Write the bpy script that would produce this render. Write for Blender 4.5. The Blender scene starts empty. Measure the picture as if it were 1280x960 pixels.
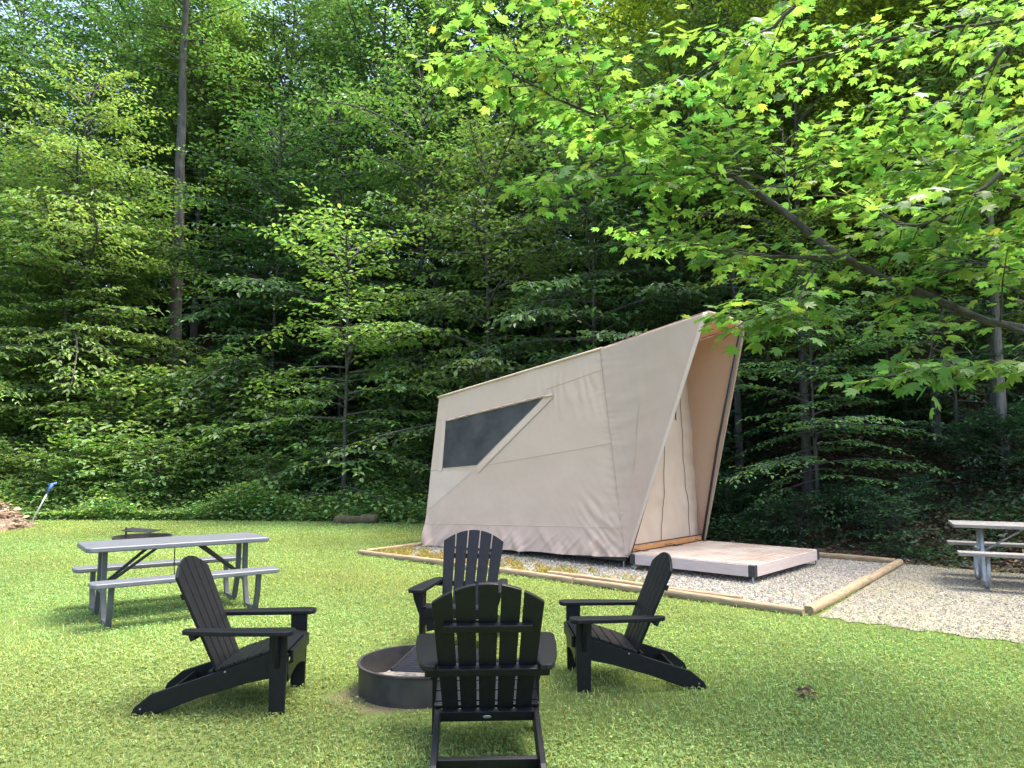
import bpy, bmesh, math, random
import numpy as np
from mathutils import Vector, Matrix, noise as mnoise

scene = bpy.context.scene
COL = scene.collection
R = math.radians
rng = np.random.default_rng(7)
random.seed(7)

# ------------------------------------------------------------------ camera model (metres, camera at origin x/y)
CF, PITCH, CH = 920.0, math.atan(95 / 920), 1.6
def ray(u, v):
    a = (u - 640) / CF; b = (480 - v) / CF
    return np.array([a, math.cos(PITCH) - math.sin(PITCH) * b, math.sin(PITCH) + math.cos(PITCH) * b])
def at(u, v, Y):
    r = ray(u, v); t = Y / r[1]
    return np.array([0, 0, CH]) + r * t

cam = bpy.data.cameras.new('camera'); camo = bpy.data.objects.new('camera', cam); COL.objects.link(camo)
cam.sensor_width = 36; cam.lens = 36 * CF / 1280; cam.clip_end = 2000; cam.clip_start = 0.05
camo.location = (0, 0, CH); camo.rotation_euler = (math.pi / 2 + PITCH, 0, 0)
scene.camera = camo

# ------------------------------------------------------------------ light
SUN_AZ, SUN_EL = R(82), R(69)          # azimuth from +Y towards +X
world = bpy.data.worlds.new('World'); scene.world = world; world.use_nodes = True
nt = world.node_tree; nt.nodes.clear()
sky = nt.nodes.new('ShaderNodeTexSky'); sky.sky_type = 'NISHITA'; sky.sun_disc = False
sky.sun_elevation = SUN_EL; sky.sun_rotation = SUN_AZ
sky.air_density = 0.75; sky.dust_density = 4.0; sky.ozone_density = 1.0
bg = nt.nodes.new('ShaderNodeBackground'); bg.inputs['Strength'].default_value = 0.15
wo = nt.nodes.new('ShaderNodeOutputWorld')
nt.links.new(sky.outputs[0], bg.inputs[0]); nt.links.new(bg.outputs[0], wo.inputs[0])
sl = bpy.data.lights.new('sun', 'SUN'); sl.energy = 1.75; sl.angle = R(22); sl.color = (1.0, 0.95, 0.87)
so = bpy.data.objects.new('sun', sl); COL.objects.link(so)
sd = Vector((math.sin(SUN_AZ) * math.cos(SUN_EL), math.cos(SUN_AZ) * math.cos(SUN_EL), math.sin(SUN_EL)))
so.rotation_euler = sd.to_track_quat('Z', 'Y').to_euler(); so.location = (0, 0, 60)
vs = scene.view_settings; vs.view_transform = 'Standard'; vs.look = 'None'; vs.gamma = 1; vs.use_curve_mapping = False
vs.exposure = 2.33
cy = scene.cycles
cy.max_bounces = 7; cy.diffuse_bounces = 3; cy.glossy_bounces = 2; cy.transmission_bounces = 4; cy.transparent_max_bounces = 6
cy.caustics_reflective = False; cy.caustics_refractive = False
cy.use_denoising = True
cy.sample_clamp_indirect = 6.0

# ------------------------------------------------------------------ helpers
def link(name, me, parent=None, loc=None):
    o = bpy.data.objects.new(name, me); COL.objects.link(o)
    if parent is not None: o.parent = parent
    if loc is not None: o.location = loc
    return o
def tag(o, label=None, cat=None, group=None, kind=None):
    if label: o['label'] = label
    if cat: o['category'] = cat
    if group: o['group'] = group
    if kind: o['kind'] = kind
    return o
def empty(name, loc=(0, 0, 0), rz=0.0):
    o = bpy.data.objects.new(name, None); COL.objects.link(o); o.location = loc; o.rotation_euler = (0, 0, rz)
    o.empty_display_size = 0.1
    return o
def np_mesh(name, V, F, mats, col=None, smooth=False, matidx=None):
    V = np.asarray(V, np.float32); F = np.asarray(F, np.int32)
    me = bpy.data.meshes.new(name)
    n, k = F.shape
    me.vertices.add(len(V)); me.vertices.foreach_set('co', V.ravel())
    me.loops.add(n * k); me.loops.foreach_set('vertex_index', F.ravel())
    me.polygons.add(n)
    me.polygons.foreach_set('loop_start', np.arange(0, n * k, k, dtype=np.int32))
    for m in (mats if isinstance(mats, (list, tuple)) else [mats]): me.materials.append(m)
    if matidx is not None: me.polygons.foreach_set('material_index', np.asarray(matidx, np.int32))
    me.polygons.foreach_set('use_smooth', np.full(n, smooth, bool))
    if col is not None:
        a = me.color_attributes.new('Col', 'FLOAT_COLOR', 'POINT')
        c4 = np.ones((len(V), 4), np.float32); c4[:, :3] = col
        a.data.foreach_set('color', c4.ravel())
    me.update(calc_edges=True)
    return me
def bm_obj(name, bm, mat, parent=None, loc=None, bevel=0.0, smooth=False, seg=2):
    bmesh.ops.recalc_face_normals(bm, faces=bm.faces[:])
    me = bpy.data.meshes.new(name); bm.to_mesh(me); bm.free()
    me.materials.append(mat)
    if smooth:
        for p in me.polygons: p.use_smooth = True
    o = link(name, me, parent, loc)
    if bevel > 0:
        b = o.modifiers.new('bevel', 'BEVEL'); b.width = bevel; b.segments = seg; b.limit_method = 'ANGLE'; b.angle_limit = R(40)
    return o
def add_box(bm, c, s, rot=None):
    M = Matrix.Translation(Vector(c)) @ (rot.to_4x4() if rot is not None else Matrix.Identity(4)) @ Matrix.Diagonal((s[0], s[1], s[2], 1))
    bmesh.ops.create_cube(bm, size=1, matrix=M)
def add_prism(bm, pts, axis_fn, d0, d1):
    """pts: 2-D outline; axis_fn(p, d) -> 3-D; extruded from d0 to d1"""
    a = [bm.verts.new(axis_fn(p, d0)) for p in pts]; b = [bm.verts.new(axis_fn(p, d1)) for p in pts]
    bm.faces.new(a); bm.faces.new(b[::-1])
    n = len(pts)
    for i in range(n): bm.faces.new((a[i], b[i], b[(i + 1) % n], a[(i + 1) % n]))
def tube_arrays(pts, rad, sides=6, cap=True):
    pts = np.asarray(pts, float); n = len(pts)
    rad = np.broadcast_to(np.asarray(rad, float), (n,))
    T = np.gradient(pts, axis=0); T /= np.linalg.norm(T, axis=1, keepdims=True) + 1e-9
    ref = np.array([0, 0, 1.0]) if abs(T[0, 2]) < 0.9 else np.array([1.0, 0, 0])
    U = np.cross(T, ref); U /= np.linalg.norm(U, axis=1, keepdims=True) + 1e-9
    W = np.cross(T, U)
    an = np.linspace(0, 2 * np.pi, sides, endpoint=False)
    V = pts[:, None] + rad[:, None, None] * (np.cos(an)[None, :, None] * U[:, None] + np.sin(an)[None, :, None] * W[:, None])
    V = V.reshape(-1, 3)
    i = np.arange(n - 1)[:, None] * sides; j = np.arange(sides)[None]; jn = (j + 1) % sides
    F = np.stack([i + j, i + jn, i + sides + jn, i + sides + j], -1).reshape(-1, 4)
    return V, F
class Acc:
    def __init__(s): s.V = []; s.F = []; s.n = 0
    def add(s, V, F):
        s.V.append(V); s.F.append(np.asarray(F) + s.n); s.n += len(V)
    def tube(s, pts, rad, sides=6): s.add(*tube_arrays(pts, rad, sides))
    def mesh(s, name, mat, smooth=True): return np_mesh(name, np.concatenate(s.V), np.concatenate(s.F), mat, smooth=smooth)
def add_tube(bm, pts, rad, sides=8):
    V, F = tube_arrays(pts, rad, sides)
    vs_ = [bm.verts.new(v) for v in V]
    for f in F: bm.faces.new([vs_[k] for k in f])
    bm.faces.new(vs_[:sides][::-1]); bm.faces.new(vs_[-sides:])

# ------------------------------------------------------------------ materials
def mat_new(name):
    m = bpy.data.materials.new(name); m.use_nodes = True
    return m, m.node_tree, m.node_tree.nodes['Principled BSDF']
def N(t, typ, **kw):
    n = t.nodes.new(typ)
    for k, v in kw.items():
        if k in n.inputs: n.inputs[k].default_value = v
        else: setattr(n, k, v)
    return n
def coords(t, scale=(1, 1, 1), kind='Object'):
    tc = t.nodes.new('ShaderNodeTexCoord'); mp = t.nodes.new('ShaderNodeMapping'); mp.inputs['Scale'].default_value = scale
    t.links.new(tc.outputs[kind], mp.inputs[0]); return mp.outputs[0]
def noise_tex(t, vec, scale, detail=4, rough=0.55, dist=0.0):
    n = N(t, 'ShaderNodeTexNoise'); n.inputs['Scale'].default_value = scale; n.inputs['Detail'].default_value = detail
    n.inputs['Roughness'].default_value = rough; n.inputs['Distortion'].default_value = dist
    t.links.new(vec, n.inputs['Vector']); return n.outputs['Fac']
def ramp(t, fac, stops):
    r = t.nodes.new('ShaderNodeValToRGB'); e = r.color_ramp.elements
    while len(e) < len(stops): e.new(0.5)
    for k, (p, c) in enumerate(stops):
        e[k].position = p; e[k].color = (c[0], c[1], c[2], 1)
    t.links.new(fac, r.inputs[0]); return r.outputs[0]
def mixc(t, fac, a, b, mode='MIX'):
    m = t.nodes.new('ShaderNodeMix'); m.data_type = 'RGBA'; m.blend_type = mode
    for val, idx in ((fac, 0), (a, 6), (b, 7)):
        if hasattr(val, 'links') or isinstance(val, bpy.types.NodeSocket): t.links.new(val, m.inputs[idx])
        else: m.inputs[idx].default_value = val if idx == 0 else (val[0], val[1], val[2], 1)
    return m.outputs[2]
def bump(t, h, bsdf, strength=0.3, dist=0.01):
    b = t.nodes.new('ShaderNodeBump'); b.inputs['Strength'].default_value = strength; b.inputs['Distance'].default_value = dist
    t.links.new(h, b.inputs['Height']); t.links.new(b.outputs[0], bsdf.inputs['Normal'])

def simple(name, c1, c2, scale=8, rough=0.6, metal=0.0, bstr=0.2, bdist=0.004, stretch=(1, 1, 1), spec=0.5, detail=5):
    m, t, b = mat_new(name)
    v = coords(t, stretch); f = noise_tex(t, v, scale, detail)
    t.links.new(ramp(t, f, [(0.3, c1), (0.7, c2)]), b.inputs['Base Color'])
    b.inputs['Roughness'].default_value = rough; b.inputs['Metallic'].default_value = metal
    b.inputs['Specular IOR Level'].default_value = spec
    f2 = noise_tex(t, v, scale * 6, 3)
    bump(t, f2, b, bstr, bdist)
    return m

def leaf_mat(name, base, trans_gain=1.0, tfac=0.42, objvar=0.35, gloss=0.42):
    m, t, b = mat_new(name)
    at_ = N(t, 'ShaderNodeAttribute'); at_.attribute_name = 'Col'
    oi = N(t, 'ShaderNodeObjectInfo')
    c = mixc(t, 1.0, (base[0], base[1], base[2]), at_.outputs['Color'], 'MULTIPLY')
    hs = N(t, 'ShaderNodeHueSaturation')
    mr = N(t, 'ShaderNodeMapRange'); mr.inputs['To Min'].default_value = 0.478; mr.inputs['To Max'].default_value = 0.512
    t.links.new(oi.outputs['Random'], mr.inputs['Value']); t.links.new(mr.outputs[0], hs.inputs['Hue'])
    mv = N(t, 'ShaderNodeMapRange'); mv.inputs['To Min'].default_value = 1 - objvar; mv.inputs['To Max'].default_value = 1 + objvar
    ml = N(t, 'ShaderNodeMath', operation='FRACT'); mm = N(t, 'ShaderNodeMath', operation='MULTIPLY'); mm.inputs[1].default_value = 7.31
    t.links.new(oi.outputs['Random'], mm.inputs[0]); t.links.new(mm.outputs[0], ml.inputs[0]); t.links.new(ml.outputs[0], mv.inputs['Value'])
    t.links.new(mv.outputs[0], hs.inputs['Value']); t.links.new(c, hs.inputs['Color'])
    b.inputs['Roughness'].default_value = 0.45; b.inputs['Specular IOR Level'].default_value = gloss
    t.links.new(hs.outputs[0], b.inputs['Base Color'])
    tr = N(t, 'ShaderNodeBsdfTranslucent')
    tg = mixc(t, 1.0, hs.outputs[0], (1.45 * trans_gain, 1.55 * trans_gain, 0.65 * trans_gain), 'MULTIPLY')
    t.links.new(tg, tr.inputs['Color'])
    mx = N(t, 'ShaderNodeMixShader'); mx.inputs[0].default_value = tfac
    t.links.new(b.outputs[0], mx.inputs[1]); t.links.new(tr.outputs[0], mx.inputs[2])
    t.links.new(mx.outputs[0], t.nodes['Material Output'].inputs['Surface'])
    return m

M = {}
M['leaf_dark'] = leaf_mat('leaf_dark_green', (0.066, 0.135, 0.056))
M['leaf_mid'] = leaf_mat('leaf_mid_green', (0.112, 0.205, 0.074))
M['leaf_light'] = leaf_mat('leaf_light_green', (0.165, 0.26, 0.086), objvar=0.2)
M['leaf_shaded'] = leaf_mat('leaf_painted_shade', (0.034, 0.082, 0.04), objvar=0.25)  # leaf green darkened: the right bank's shade is put into the colour
M['leaf_sunlit'] = leaf_mat('leaf_painted_sunlight', (0.19, 0.265, 0.05), tfac=0.5, objvar=0.15)  # brighter yellow leaf colour stands in for sunlight on the crowns
M['leaf_maple'] = leaf_mat('leaf_maple', (0.130, 0.215, 0.066), trans_gain=1.2, tfac=0.52, objvar=0.0)
M['grass'] = leaf_mat('grass_blade', (0.22, 0.295, 0.105), tfac=0.35, objvar=0.0, gloss=0.15)
M['clover'] = leaf_mat('clover_leaf', (0.195, 0.30, 0.105), tfac=0.35, objvar=0.0, gloss=0.12)
M['dry_grass'] = leaf_mat('dry_grass_blade', (0.34, 0.30, 0.10), tfac=0.3, objvar=0.0)
M['chip'] = leaf_mat('wood_chip', (0.34, 0.25, 0.17), tfac=0.02, objvar=0.0)
M['dead_leaf'] = leaf_mat('dead_leaf', (0.14, 0.10, 0.065), tfac=0.15, objvar=0.0)

def bark_mat(name, c1, c2):
    m, t, b = mat_new(name)
    v = coords(t, (1, 1, 0.22)); f = noise_tex(t, v, 9, 6, 0.65, 0.4)
    f2 = noise_tex(t, coords(t, (1, 1, 1)), 1.6, 3)
    c = ramp(t, f, [(0.32, c1), (0.68, c2)])
    c = mixc(t, ramp(t, f2, [(0.55, (0, 0, 0)), (0.72, (0.5, 0.5, 0.5))]), c, (c2[0] * 1.35, c2[1] * 1.4, c2[2] * 1.2))
    t.links.new(c, b.inputs['Base Color']); b.inputs['Roughness'].default_value = 0.9
    bump(t, f, b, 0.8, 0.03)
    return m
M['bark'] = bark_mat('bark_grey_brown', (0.026, 0.025, 0.023), (0.09, 0.087, 0.078))
M['bark_pale'] = bark_mat('bark_pale_grey', (0.06, 0.056, 0.05), (0.19, 0.178, 0.155))
M['bark_maple'] = bark_mat('bark_maple_lichen', (0.022, 0.018, 0.014), (0.085, 0.075, 0.06))
M['chair'] = simple('black_plastic_lumber', (0.005, 0.0058, 0.0075), (0.009, 0.010, 0.0125), 30, 0.42, 0, 0.12, 0.002, (1, 1, 1), 0.24)
M['steel'] = simple('dark_weathered_steel', (0.026, 0.028, 0.031), (0.078, 0.070, 0.064), 5, 0.52, 0.35, 0.15, 0.003)
M['steel_black'] = simple('black_painted_steel', (0.012, 0.012, 0.014), (0.02, 0.02, 0.023), 12, 0.5, 0.0, 0.1, 0.002)
M['ash'] = simple('ash_and_soil', (0.12, 0.105, 0.085), (0.34, 0.31, 0.26), 14, 0.95, 0, 0.8, 0.02)
M['table_grey'] = simple('grey_resin_table', (0.085, 0.093, 0.108), (0.135, 0.143, 0.16), 18, 0.42, 0, 0.25, 0.003, (0.3, 3, 3))
M['table_leg'] = simple('grey_resin_leg', (0.06, 0.065, 0.072), (0.085, 0.092, 0.10), 18, 0.5, 0, 0.1, 0.002)
M['galv'] = simple('galvanised_pipe', (0.30, 0.33, 0.35), (0.45, 0.48, 0.5), 25, 0.5, 0.6, 0.1, 0.002)
M['old_wood'] = simple('weathered_table_wood', (0.14, 0.13, 0.117), (0.31, 0.29, 0.262), 5, 0.8, 0, 0.5, 0.004, (1.2, 12, 12))
M['orange_wood'] = simple('varnished_sill_wood', (0.34, 0.15, 0.05), (0.50, 0.25, 0.10), 4, 0.45, 0, 0.2, 0.003, (10, 1.5, 10))
M['timber'] = simple('landscape_timber', (0.17, 0.12, 0.068), (0.36, 0.27, 0.16), 4, 0.85, 0, 0.5, 0.005, (1.5, 9, 9))
M['dirt'] = simple('wood_chip_dirt', (0.13, 0.085, 0.055), (0.36, 0.27, 0.19), 9, 0.95, 0, 1.0, 0.05)
M['mosslog'] = simple('mossy_log_bark', (0.05, 0.05, 0.02), (0.17, 0.14, 0.075), 10, 0.95, 0, 0.9, 0.03)
M['white_paint'] = simple('white_painted_handle', (0.6, 0.6, 0.58), (0.78, 0.78, 0.76), 20, 0.5)
M['blue_paint'] = simple('blue_plastic_grip', (0.05, 0.11, 0.28), (0.08, 0.16, 0.36), 20, 0.5)
M['black_cord'] = simple('black_cord', (0.008, 0.008, 0.009), (0.014, 0.014, 0.015), 30, 0.6)
M['badge'] = simple('metal_badge', (0.3, 0.3, 0.32), (0.4, 0.4, 0.42), 20, 0.4, 0.7)
M['dark_frame'] = simple('dark_frame_steel', (0.012, 0.013, 0.016), (0.025, 0.027, 0.032), 12, 0.5)

def canvas_mat(name, c1, c2, tr=(0.42, 0.26, 0.15), tfac=0.2):
    m, t, b = mat_new(name)
    v = coords(t, (1, 1, 1))
    f = noise_tex(t, v, 1.3, 5, 0.6); f2 = noise_tex(t, coords(t, (1, 1, 0.25)), 5, 4)
    c = ramp(t, f, [(0.3, c1), (0.7, c2)])
    c = mixc(t, 0.25, c, mixc(t, f2, (c1[0] * 0.85, c1[1] * 0.84, c1[2] * 0.82), c2))
    t.links.new(c, b.inputs['Base Color']); b.inputs['Roughness'].default_value = 0.75; b.inputs['Specular IOR Level'].default_value = 0.25
    f3 = noise_tex(t, v, 9, 5, 0.6); bump(t, f3, b, 0.25, 0.012)
    trn = N(t, 'ShaderNodeBsdfTranslucent'); trn.inputs['Color'].default_value = (*tr, 1)
    mx = N(t, 'ShaderNodeMixShader'); mx.inputs[0].default_value = tfac
    t.links.new(b.outputs[0], mx.inputs[1]); t.links.new(trn.outputs[0], mx.inputs[2])
    t.links.new(mx.outputs[0], t.nodes['Material Output'].inputs['Surface'])
    return m
M['canvas'] = canvas_mat('beige_canvas', (0.62, 0.465, 0.36), (0.675, 0.52, 0.41))
M['canvas_hood'] = canvas_mat('beige_canvas_hood', (0.575, 0.45, 0.36), (0.625, 0.50, 0.405), tr=(0.62, 0.33, 0.17), tfac=0.32)
M['canvas_light'] = canvas_mat('pale_canvas_trim', (0.65, 0.505, 0.40), (0.70, 0.555, 0.45))
M['canvas_door'] = canvas_mat('door_canvas', (0.58, 0.465, 0.355), (0.64, 0.52, 0.40))
m, t, b = mat_new('window_screen')
v = coords(t); f = noise_tex(t, v, 2.2, 4)
t.links.new(ramp(t, f, [(0.35, (0.026, 0.027, 0.027)), (0.7, (0.066, 0.065, 0.062))]), b.inputs['Base Color'])
b.inputs['Roughness'].default_value = 0.8; bump(t, noise_tex(t, v, 5, 3), b, 0.4, 0.03)
M['screen'] = m

# deck boards
m, t, b = mat_new('bleached_deck_boards')
v = coords(t, (1, 1, 1)); f = noise_tex(t, coords(t, (1.0, 1.6, 1)), 1.7, 5, 0.6)
f2 = noise_tex(t, coords(t, (10, 0.8, 1)), 3, 5)
c = ramp(t, f, [(0.36, (0.28, 0.20, 0.15)), (0.47, (0.34, 0.275, 0.235)), (0.60, (0.42, 0.375, 0.345))])
c = mixc(t, 0.35, c, ramp(t, f2, [(0.3, (0.20, 0.16, 0.13)), (0.7, (0.40, 0.35, 0.315))]))
t.links.new(c, b.inputs['Base Color']); b.inputs['Roughness'].default_value = 0.42
bump(t, f2, b, 0.15, 0.003)
M['deck'] = m
M['fascia'] = simple('composite_fascia', (0.42, 0.345, 0.31), (0.52, 0.44, 0.40), 5, 0.55, 0, 0.15, 0.003, (1, 1, 14))

def ground_mat():
    m, t, b = mat_new('lawn_and_forest_floor')
    at_ = N(t, 'ShaderNodeAttribute'); at_.attribute_name = 'Col'
    v = coords(t)
    n1 = noise_tex(t, v, 0.55, 4); n2 = noise_tex(t, v, 22, 5, 0.7); n3 = noise_tex(t, v, 3.2, 4)
    lawn = ramp(t, n2, [(0.25, (0.07, 0.085, 0.025)), (0.5, (0.13, 0.18, 0.045)), (0.75, (0.18, 0.24, 0.06))])
    lawn = mixc(t, ramp(t, n1, [(0.45, (0, 0, 0)), (0.7, (0.5, 0.5, 0.5))]), lawn, (0.15, 0.17, 0.055))
    lawn = mixc(t, ramp(t, n3, [(0.62, (0, 0, 0)), (0.74, (0.55, 0.55, 0.55))]), lawn, (0.15, 0.12, 0.065))
    vm = N(t, 'ShaderNodeVectorMath', operation='DISTANCE'); vm.inputs[1].default_value = (-0.70, 5.30, 0); t.links.new(v, vm.inputs[0])
    ad = N(t, 'ShaderNodeMath', operation='MULTIPLY_ADD'); ad.inputs[1].default_value = 0.9; t.links.new(n3, ad.inputs[0]); t.links.new(vm.outputs['Value'], ad.inputs[2])
    lawn = mixc(t, ramp(t, ad.outputs[0], [(0.72, (1, 1, 1)), (1.0, (0, 0, 0))]), lawn, (0.21, 0.165, 0.105))
    v2 = N(t, 'ShaderNodeTexVoronoi'); v2.inputs['Scale'].default_value = 11; t.links.new(v, v2.inputs['Vector'])
    lit = mixc(t, 0.65, ramp(t, n2, [(0.3, (0.018, 0.013, 0.009)), (0.6, (0.06, 0.04, 0.026)), (0.8, (0.13, 0.09, 0.06))]), v2.outputs['Color'], 'MULTIPLY')
    lit = mixc(t, 0.5, lit, (0.055, 0.038, 0.024))
    lit = mixc(t, ramp(t, n3, [(0.52, (0, 0, 0)), (0.66, (0.8, 0.8, 0.8))]), lit, (0.03, 0.05, 0.015))
    sep = N(t, 'ShaderNodeSeparateColor'); t.links.new(at_.outputs['Color'], sep.inputs[0])
    t.links.new(mixc(t, sep.outputs[0], lawn, lit), b.inputs['Base Color'])
    b.inputs['Roughness'].default_value = 0.95; b.inputs['Specular IOR Level'].default_value = 0.1
    bump(t, n2, b, 0.9, 0.05)
    return m
M['ground'] = ground_mat()
def gravel_mat(name, tint, green):
    m, t, b = mat_new(name)
    v = coords(t); vo = N(t, 'ShaderNodeTexVoronoi'); vo.inputs['Scale'].default_value = 48; t.links.new(v, vo.inputs['Vector'])
    vo2 = N(t, 'ShaderNodeTexVoronoi'); vo2.inputs['Scale'].default_value = 21; t.links.new(v, vo2.inputs['Vector'])
    s = N(t, 'ShaderNodeSeparateColor'); t.links.new(vo.outputs['Color'], s.inputs[0])
    g = ramp(t, s.outputs[0], [(0.0, tuple(x * 0.5 for x in tint)), (0.5, tint), (1.0, tuple(min(1, x * 1.5) for x in tint))])
    n1 = noise_tex(t, v, 0.8, 5, 0.65)
    g = mixc(t, ramp(t, n1, [(0.5, (0, 0, 0)), (0.68, (green, green, green))]), g, (0.28, 0.25, 0.10))
    t.links.new(g, b.inputs['Base Color']); b.inputs['Roughness'].default_value = 0.9
    ad = N(t, 'ShaderNodeMath', operation='ADD'); t.links.new(vo.outputs['Distance'], ad.inputs[0]); t.links.new(vo2.outputs['Distance'], ad.inputs[1])
    bump(t, ad.outputs[0], b, -0.9, 0.03)
    return m
M['gravel'] = gravel_mat('limestone_gravel', (0.25, 0.23, 0.19), 0.55)
M['gravel_drive'] = gravel_mat('crushed_stone_drive', (0.205, 0.188, 0.145), 0.5)
m, t, b = mat_new('loose_stone')
a_ = N(t, 'ShaderNodeAttribute'); a_.attribute_name = 'Col'; t.links.new(a_.outputs['Color'], b.inputs['Base Color']); b.inputs['Roughness'].default_value = 0.85
M['stone'] = m

# ------------------------------------------------------------------ terrain
FX = np.array([-60, -40, -14, -8, -4, -1.5, 0.5, 3, 5.9, 6.8, 9, 14, 40, 60], float)
FY = np.array([22, 21.5, 20.6, 20.4, 20.0, 19.2, 17.6, 14.9, 11.9, 10.9, 9.9, 8.3, 5, 3], float)
def foot(x): return np.interp(x, FX, FY)
def sdist(x, y):
    sl_ = (foot(x + 0.5) - foot(x - 0.5))
    return (y - foot(x)) / np.sqrt(1 + sl_ ** 2)
def gz(x, y):
    x = np.asarray(x, float); y = np.asarray(y, float)
    s = np.clip(sdist(x, y), 0, None)
    cap = np.interp(x, [-30, -10, 6, 14], [24, 30, 38, 40])
    sc = np.minimum(s, cap) + 0.25 * np.clip(s - cap, 0, None) * np.interp(s - cap, [0, 60, 400], [1, 0.1, 0.0])
    z = 0.52 * (np.sqrt(sc ** 2 + 1.2) - math.sqrt(1.2))
    z = z + np.clip(s / 3, 0, 1) * (0.22 * np.sin(x * 0.9 + 0.4 * y) + 0.16 * np.sin(1.7 * y - 0.8 * x) + 0.08 * np.sin(3.1 * x + 2.3 * y))
    return z
def gzf(x, y): return float(gz(np.array([x]), np.array([y]))[0])

def axis_ticks(lo, hi, fine_lo, fine_hi, fine, coarse):
    a = list(np.arange(fine_lo, fine_hi + 1e-6, fine)); s = fine
    x = fine_lo
    while x > lo: s = min(s * 1.35, coarse); x -= s; a.insert(0, x)
    s = fine; x = fine_hi
    while x < hi: s = min(s * 1.35, coarse); x += s; a.append(x)
    return np.array(a)
gx = axis_ticks(-700, 700, -18, 14, 0.35, 60); gy = axis_ticks(-600, 900, 2, 42, 0.35, 60)
X, Y = np.meshgrid(gx, gy); Z = gz(X, Y)
V = np.stack([X, Y, Z], -1).reshape(-1, 3)
nx, ny = len(gx), len(gy)
ii, jj = np.meshgrid(np.arange(nx - 1), np.arange(ny - 1)); k0 = (jj * nx + ii).ravel()
F = np.stack([k0, k0 + 1, k0 + nx + 1, k0 + nx], -1)
sd_ = sdist(X, Y).ravel() + 0.25 * np.sin(X.ravel() * 2.1) + 0.2 * np.sin(X.ravel() * 5.3 + 1)
w = np.clip((sd_ + 0.15) / 0.5, 0, 1)
colr = np.stack([w, w, w], -1)
tag(link('ground', np_mesh('ground', V, F, M['ground'], col=colr, smooth=True)), kind='structure')

# ------------------------------------------------------------------ pad, drive
TA = np.array([0.745, -0.667, 0]); TA /= np.linalg.norm(TA); TB = np.array([-TA[1], TA[0], 0]); TF0 = np.array([1.644, 11.024, 0])
PA = np.array([-2.59, 12.77]); PB = np.array([3.05, 7.79]); PC = np.array([5.95, 11.50]); PD = PA + (PC - PB) * 0.93
def poly_sheet(name, pts, z, mat):
    bm = bmesh.new(); vs_ = [bm.verts.new((p[0], p[1], z)) for p in pts]; f = bm.faces.new(vs_)
    if f.normal.z < 0: f.normal_flip()
    bmesh.ops.triangulate(bm, faces=bm.faces[:])
    return tag(bm_obj(name, bm, mat), kind='structure')
def wobble(p, q, n, amp):
    out = []
    for i in range(n):
        s = i / n; out.append((p[0] + (q[0] - p[0]) * s + random.uniform(-amp, amp), p[1] + (q[1] - p[1]) * s + random.uniform(-amp, amp)))
    return out
PAD = [tuple(PA), tuple(PB), tuple(PC), tuple(PD)]
poly_sheet('gravel_pad', PAD, 0.012, M['gravel'])
def ragged(p, q, n):
    p, q = np.array(p), np.array(q); d = (q - p) / np.linalg.norm(q - p); nn = np.array([-d[1], d[0]])
    return [tuple(p + (q - p) * t_ + nn * (0.045 * math.sin(t_ * 23) + 0.03 * math.sin(t_ * 57 + 1) + 0.02 * math.sin(t_ * 131))) for t_ in np.linspace(0, 1, n)]
drv = ragged((3.12, 7.72), (4.50, 6.59), 30) + ragged((4.56, 6.55), (7.5, 4.6), 36) + [(14, 2.2), (14, 8.1)] + \
      wobble((9.2, 9.75), (6.9, 10.75), 5, 0.1) + wobble((6.9, 10.75), (6.05, 11.6), 4, 0.06) + [(5.97, 11.5)]
poly_sheet('gravel_drive', drv, 0.008, M['gravel_drive'])
def inside(poly, x, y):
    poly = np.asarray(poly); r = np.zeros(len(x), bool); n = len(poly); j = n - 1
    for i in range(n):
        xi, yi = poly[i]; xj, yj = poly[j]
        c = ((yi > y) != (yj > y)) & (x < (xj - xi) * (y - yi) / (yj - yi + 1e-12) + xi)
        r ^= c; j = i
    return r

# loose stones
def stones(n, poly, lo, hi, tint, name, z0):
    P = np.asarray(poly); mn, mx_ = P.min(0), P.max(0); mx_[0] = min(mx_[0], 9.5)
    pts = np.empty((0, 2))
    while len(pts) < n:
        q = rng.uniform(mn, mx_, (n * 2, 2)); q = q[inside(poly, q[:, 0], q[:, 1])]; pts = np.concatenate([pts, q])
    pts = pts[:n]
    base = np.array([[1, 0, 0], [-1, 0, 0], [0, 1, 0], [0, -1, 0], [0, 0, 0.8], [0, 0, -0.6]], float)
    f = np.array([[0, 2, 4], [2, 1, 4], [1, 3, 4], [3, 0, 4], [2, 0, 5], [1, 2, 5], [3, 1, 5], [0, 3, 5]])
    sz = rng.uniform(lo, hi, n) * rng.choice([1, 1, 1, 1.4], n)
    B_ = base[None] * sz[:, None, None] * rng.uniform(0.6, 1.25, (n, 6, 1))
    a = rng.uniform(0, 6.28, n); c, s = np.cos(a), np.sin(a)
    Vx = B_[..., 0] * c[:, None] - B_[..., 1] * s[:, None]; Vy = B_[..., 0] * s[:, None] + B_[..., 1] * c[:, None]
    Vv = np.stack([Vx + pts[:, :1], Vy + pts[:, 1:], B_[..., 2] + z0 + sz[:, None] * 0.25], -1).reshape(-1, 3)
    Ff = (f[None] + 6 * np.arange(n)[:, None, None]).reshape(-1, 3)
    g = rng.uniform(0.5, 1.5, (n, 1)) * np.array(tint) * (1 + 0.07 * rng.standard_normal((n, 3)))
    me = np_mesh(name, Vv, Ff, M['stone'], col=np.repeat(np.clip(g, 0.02, 0.8), 6, 0))
    tag(link(name, me), 'loose grey gravel stones' if 'pad' in name else 'crushed stone scattered on the drive', 'gravel', kind='stuff')
stones(38000, PAD, 0.007, 0.017, (0.255, 0.235, 0.197), 'pad_gravel', 0.012)
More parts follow.
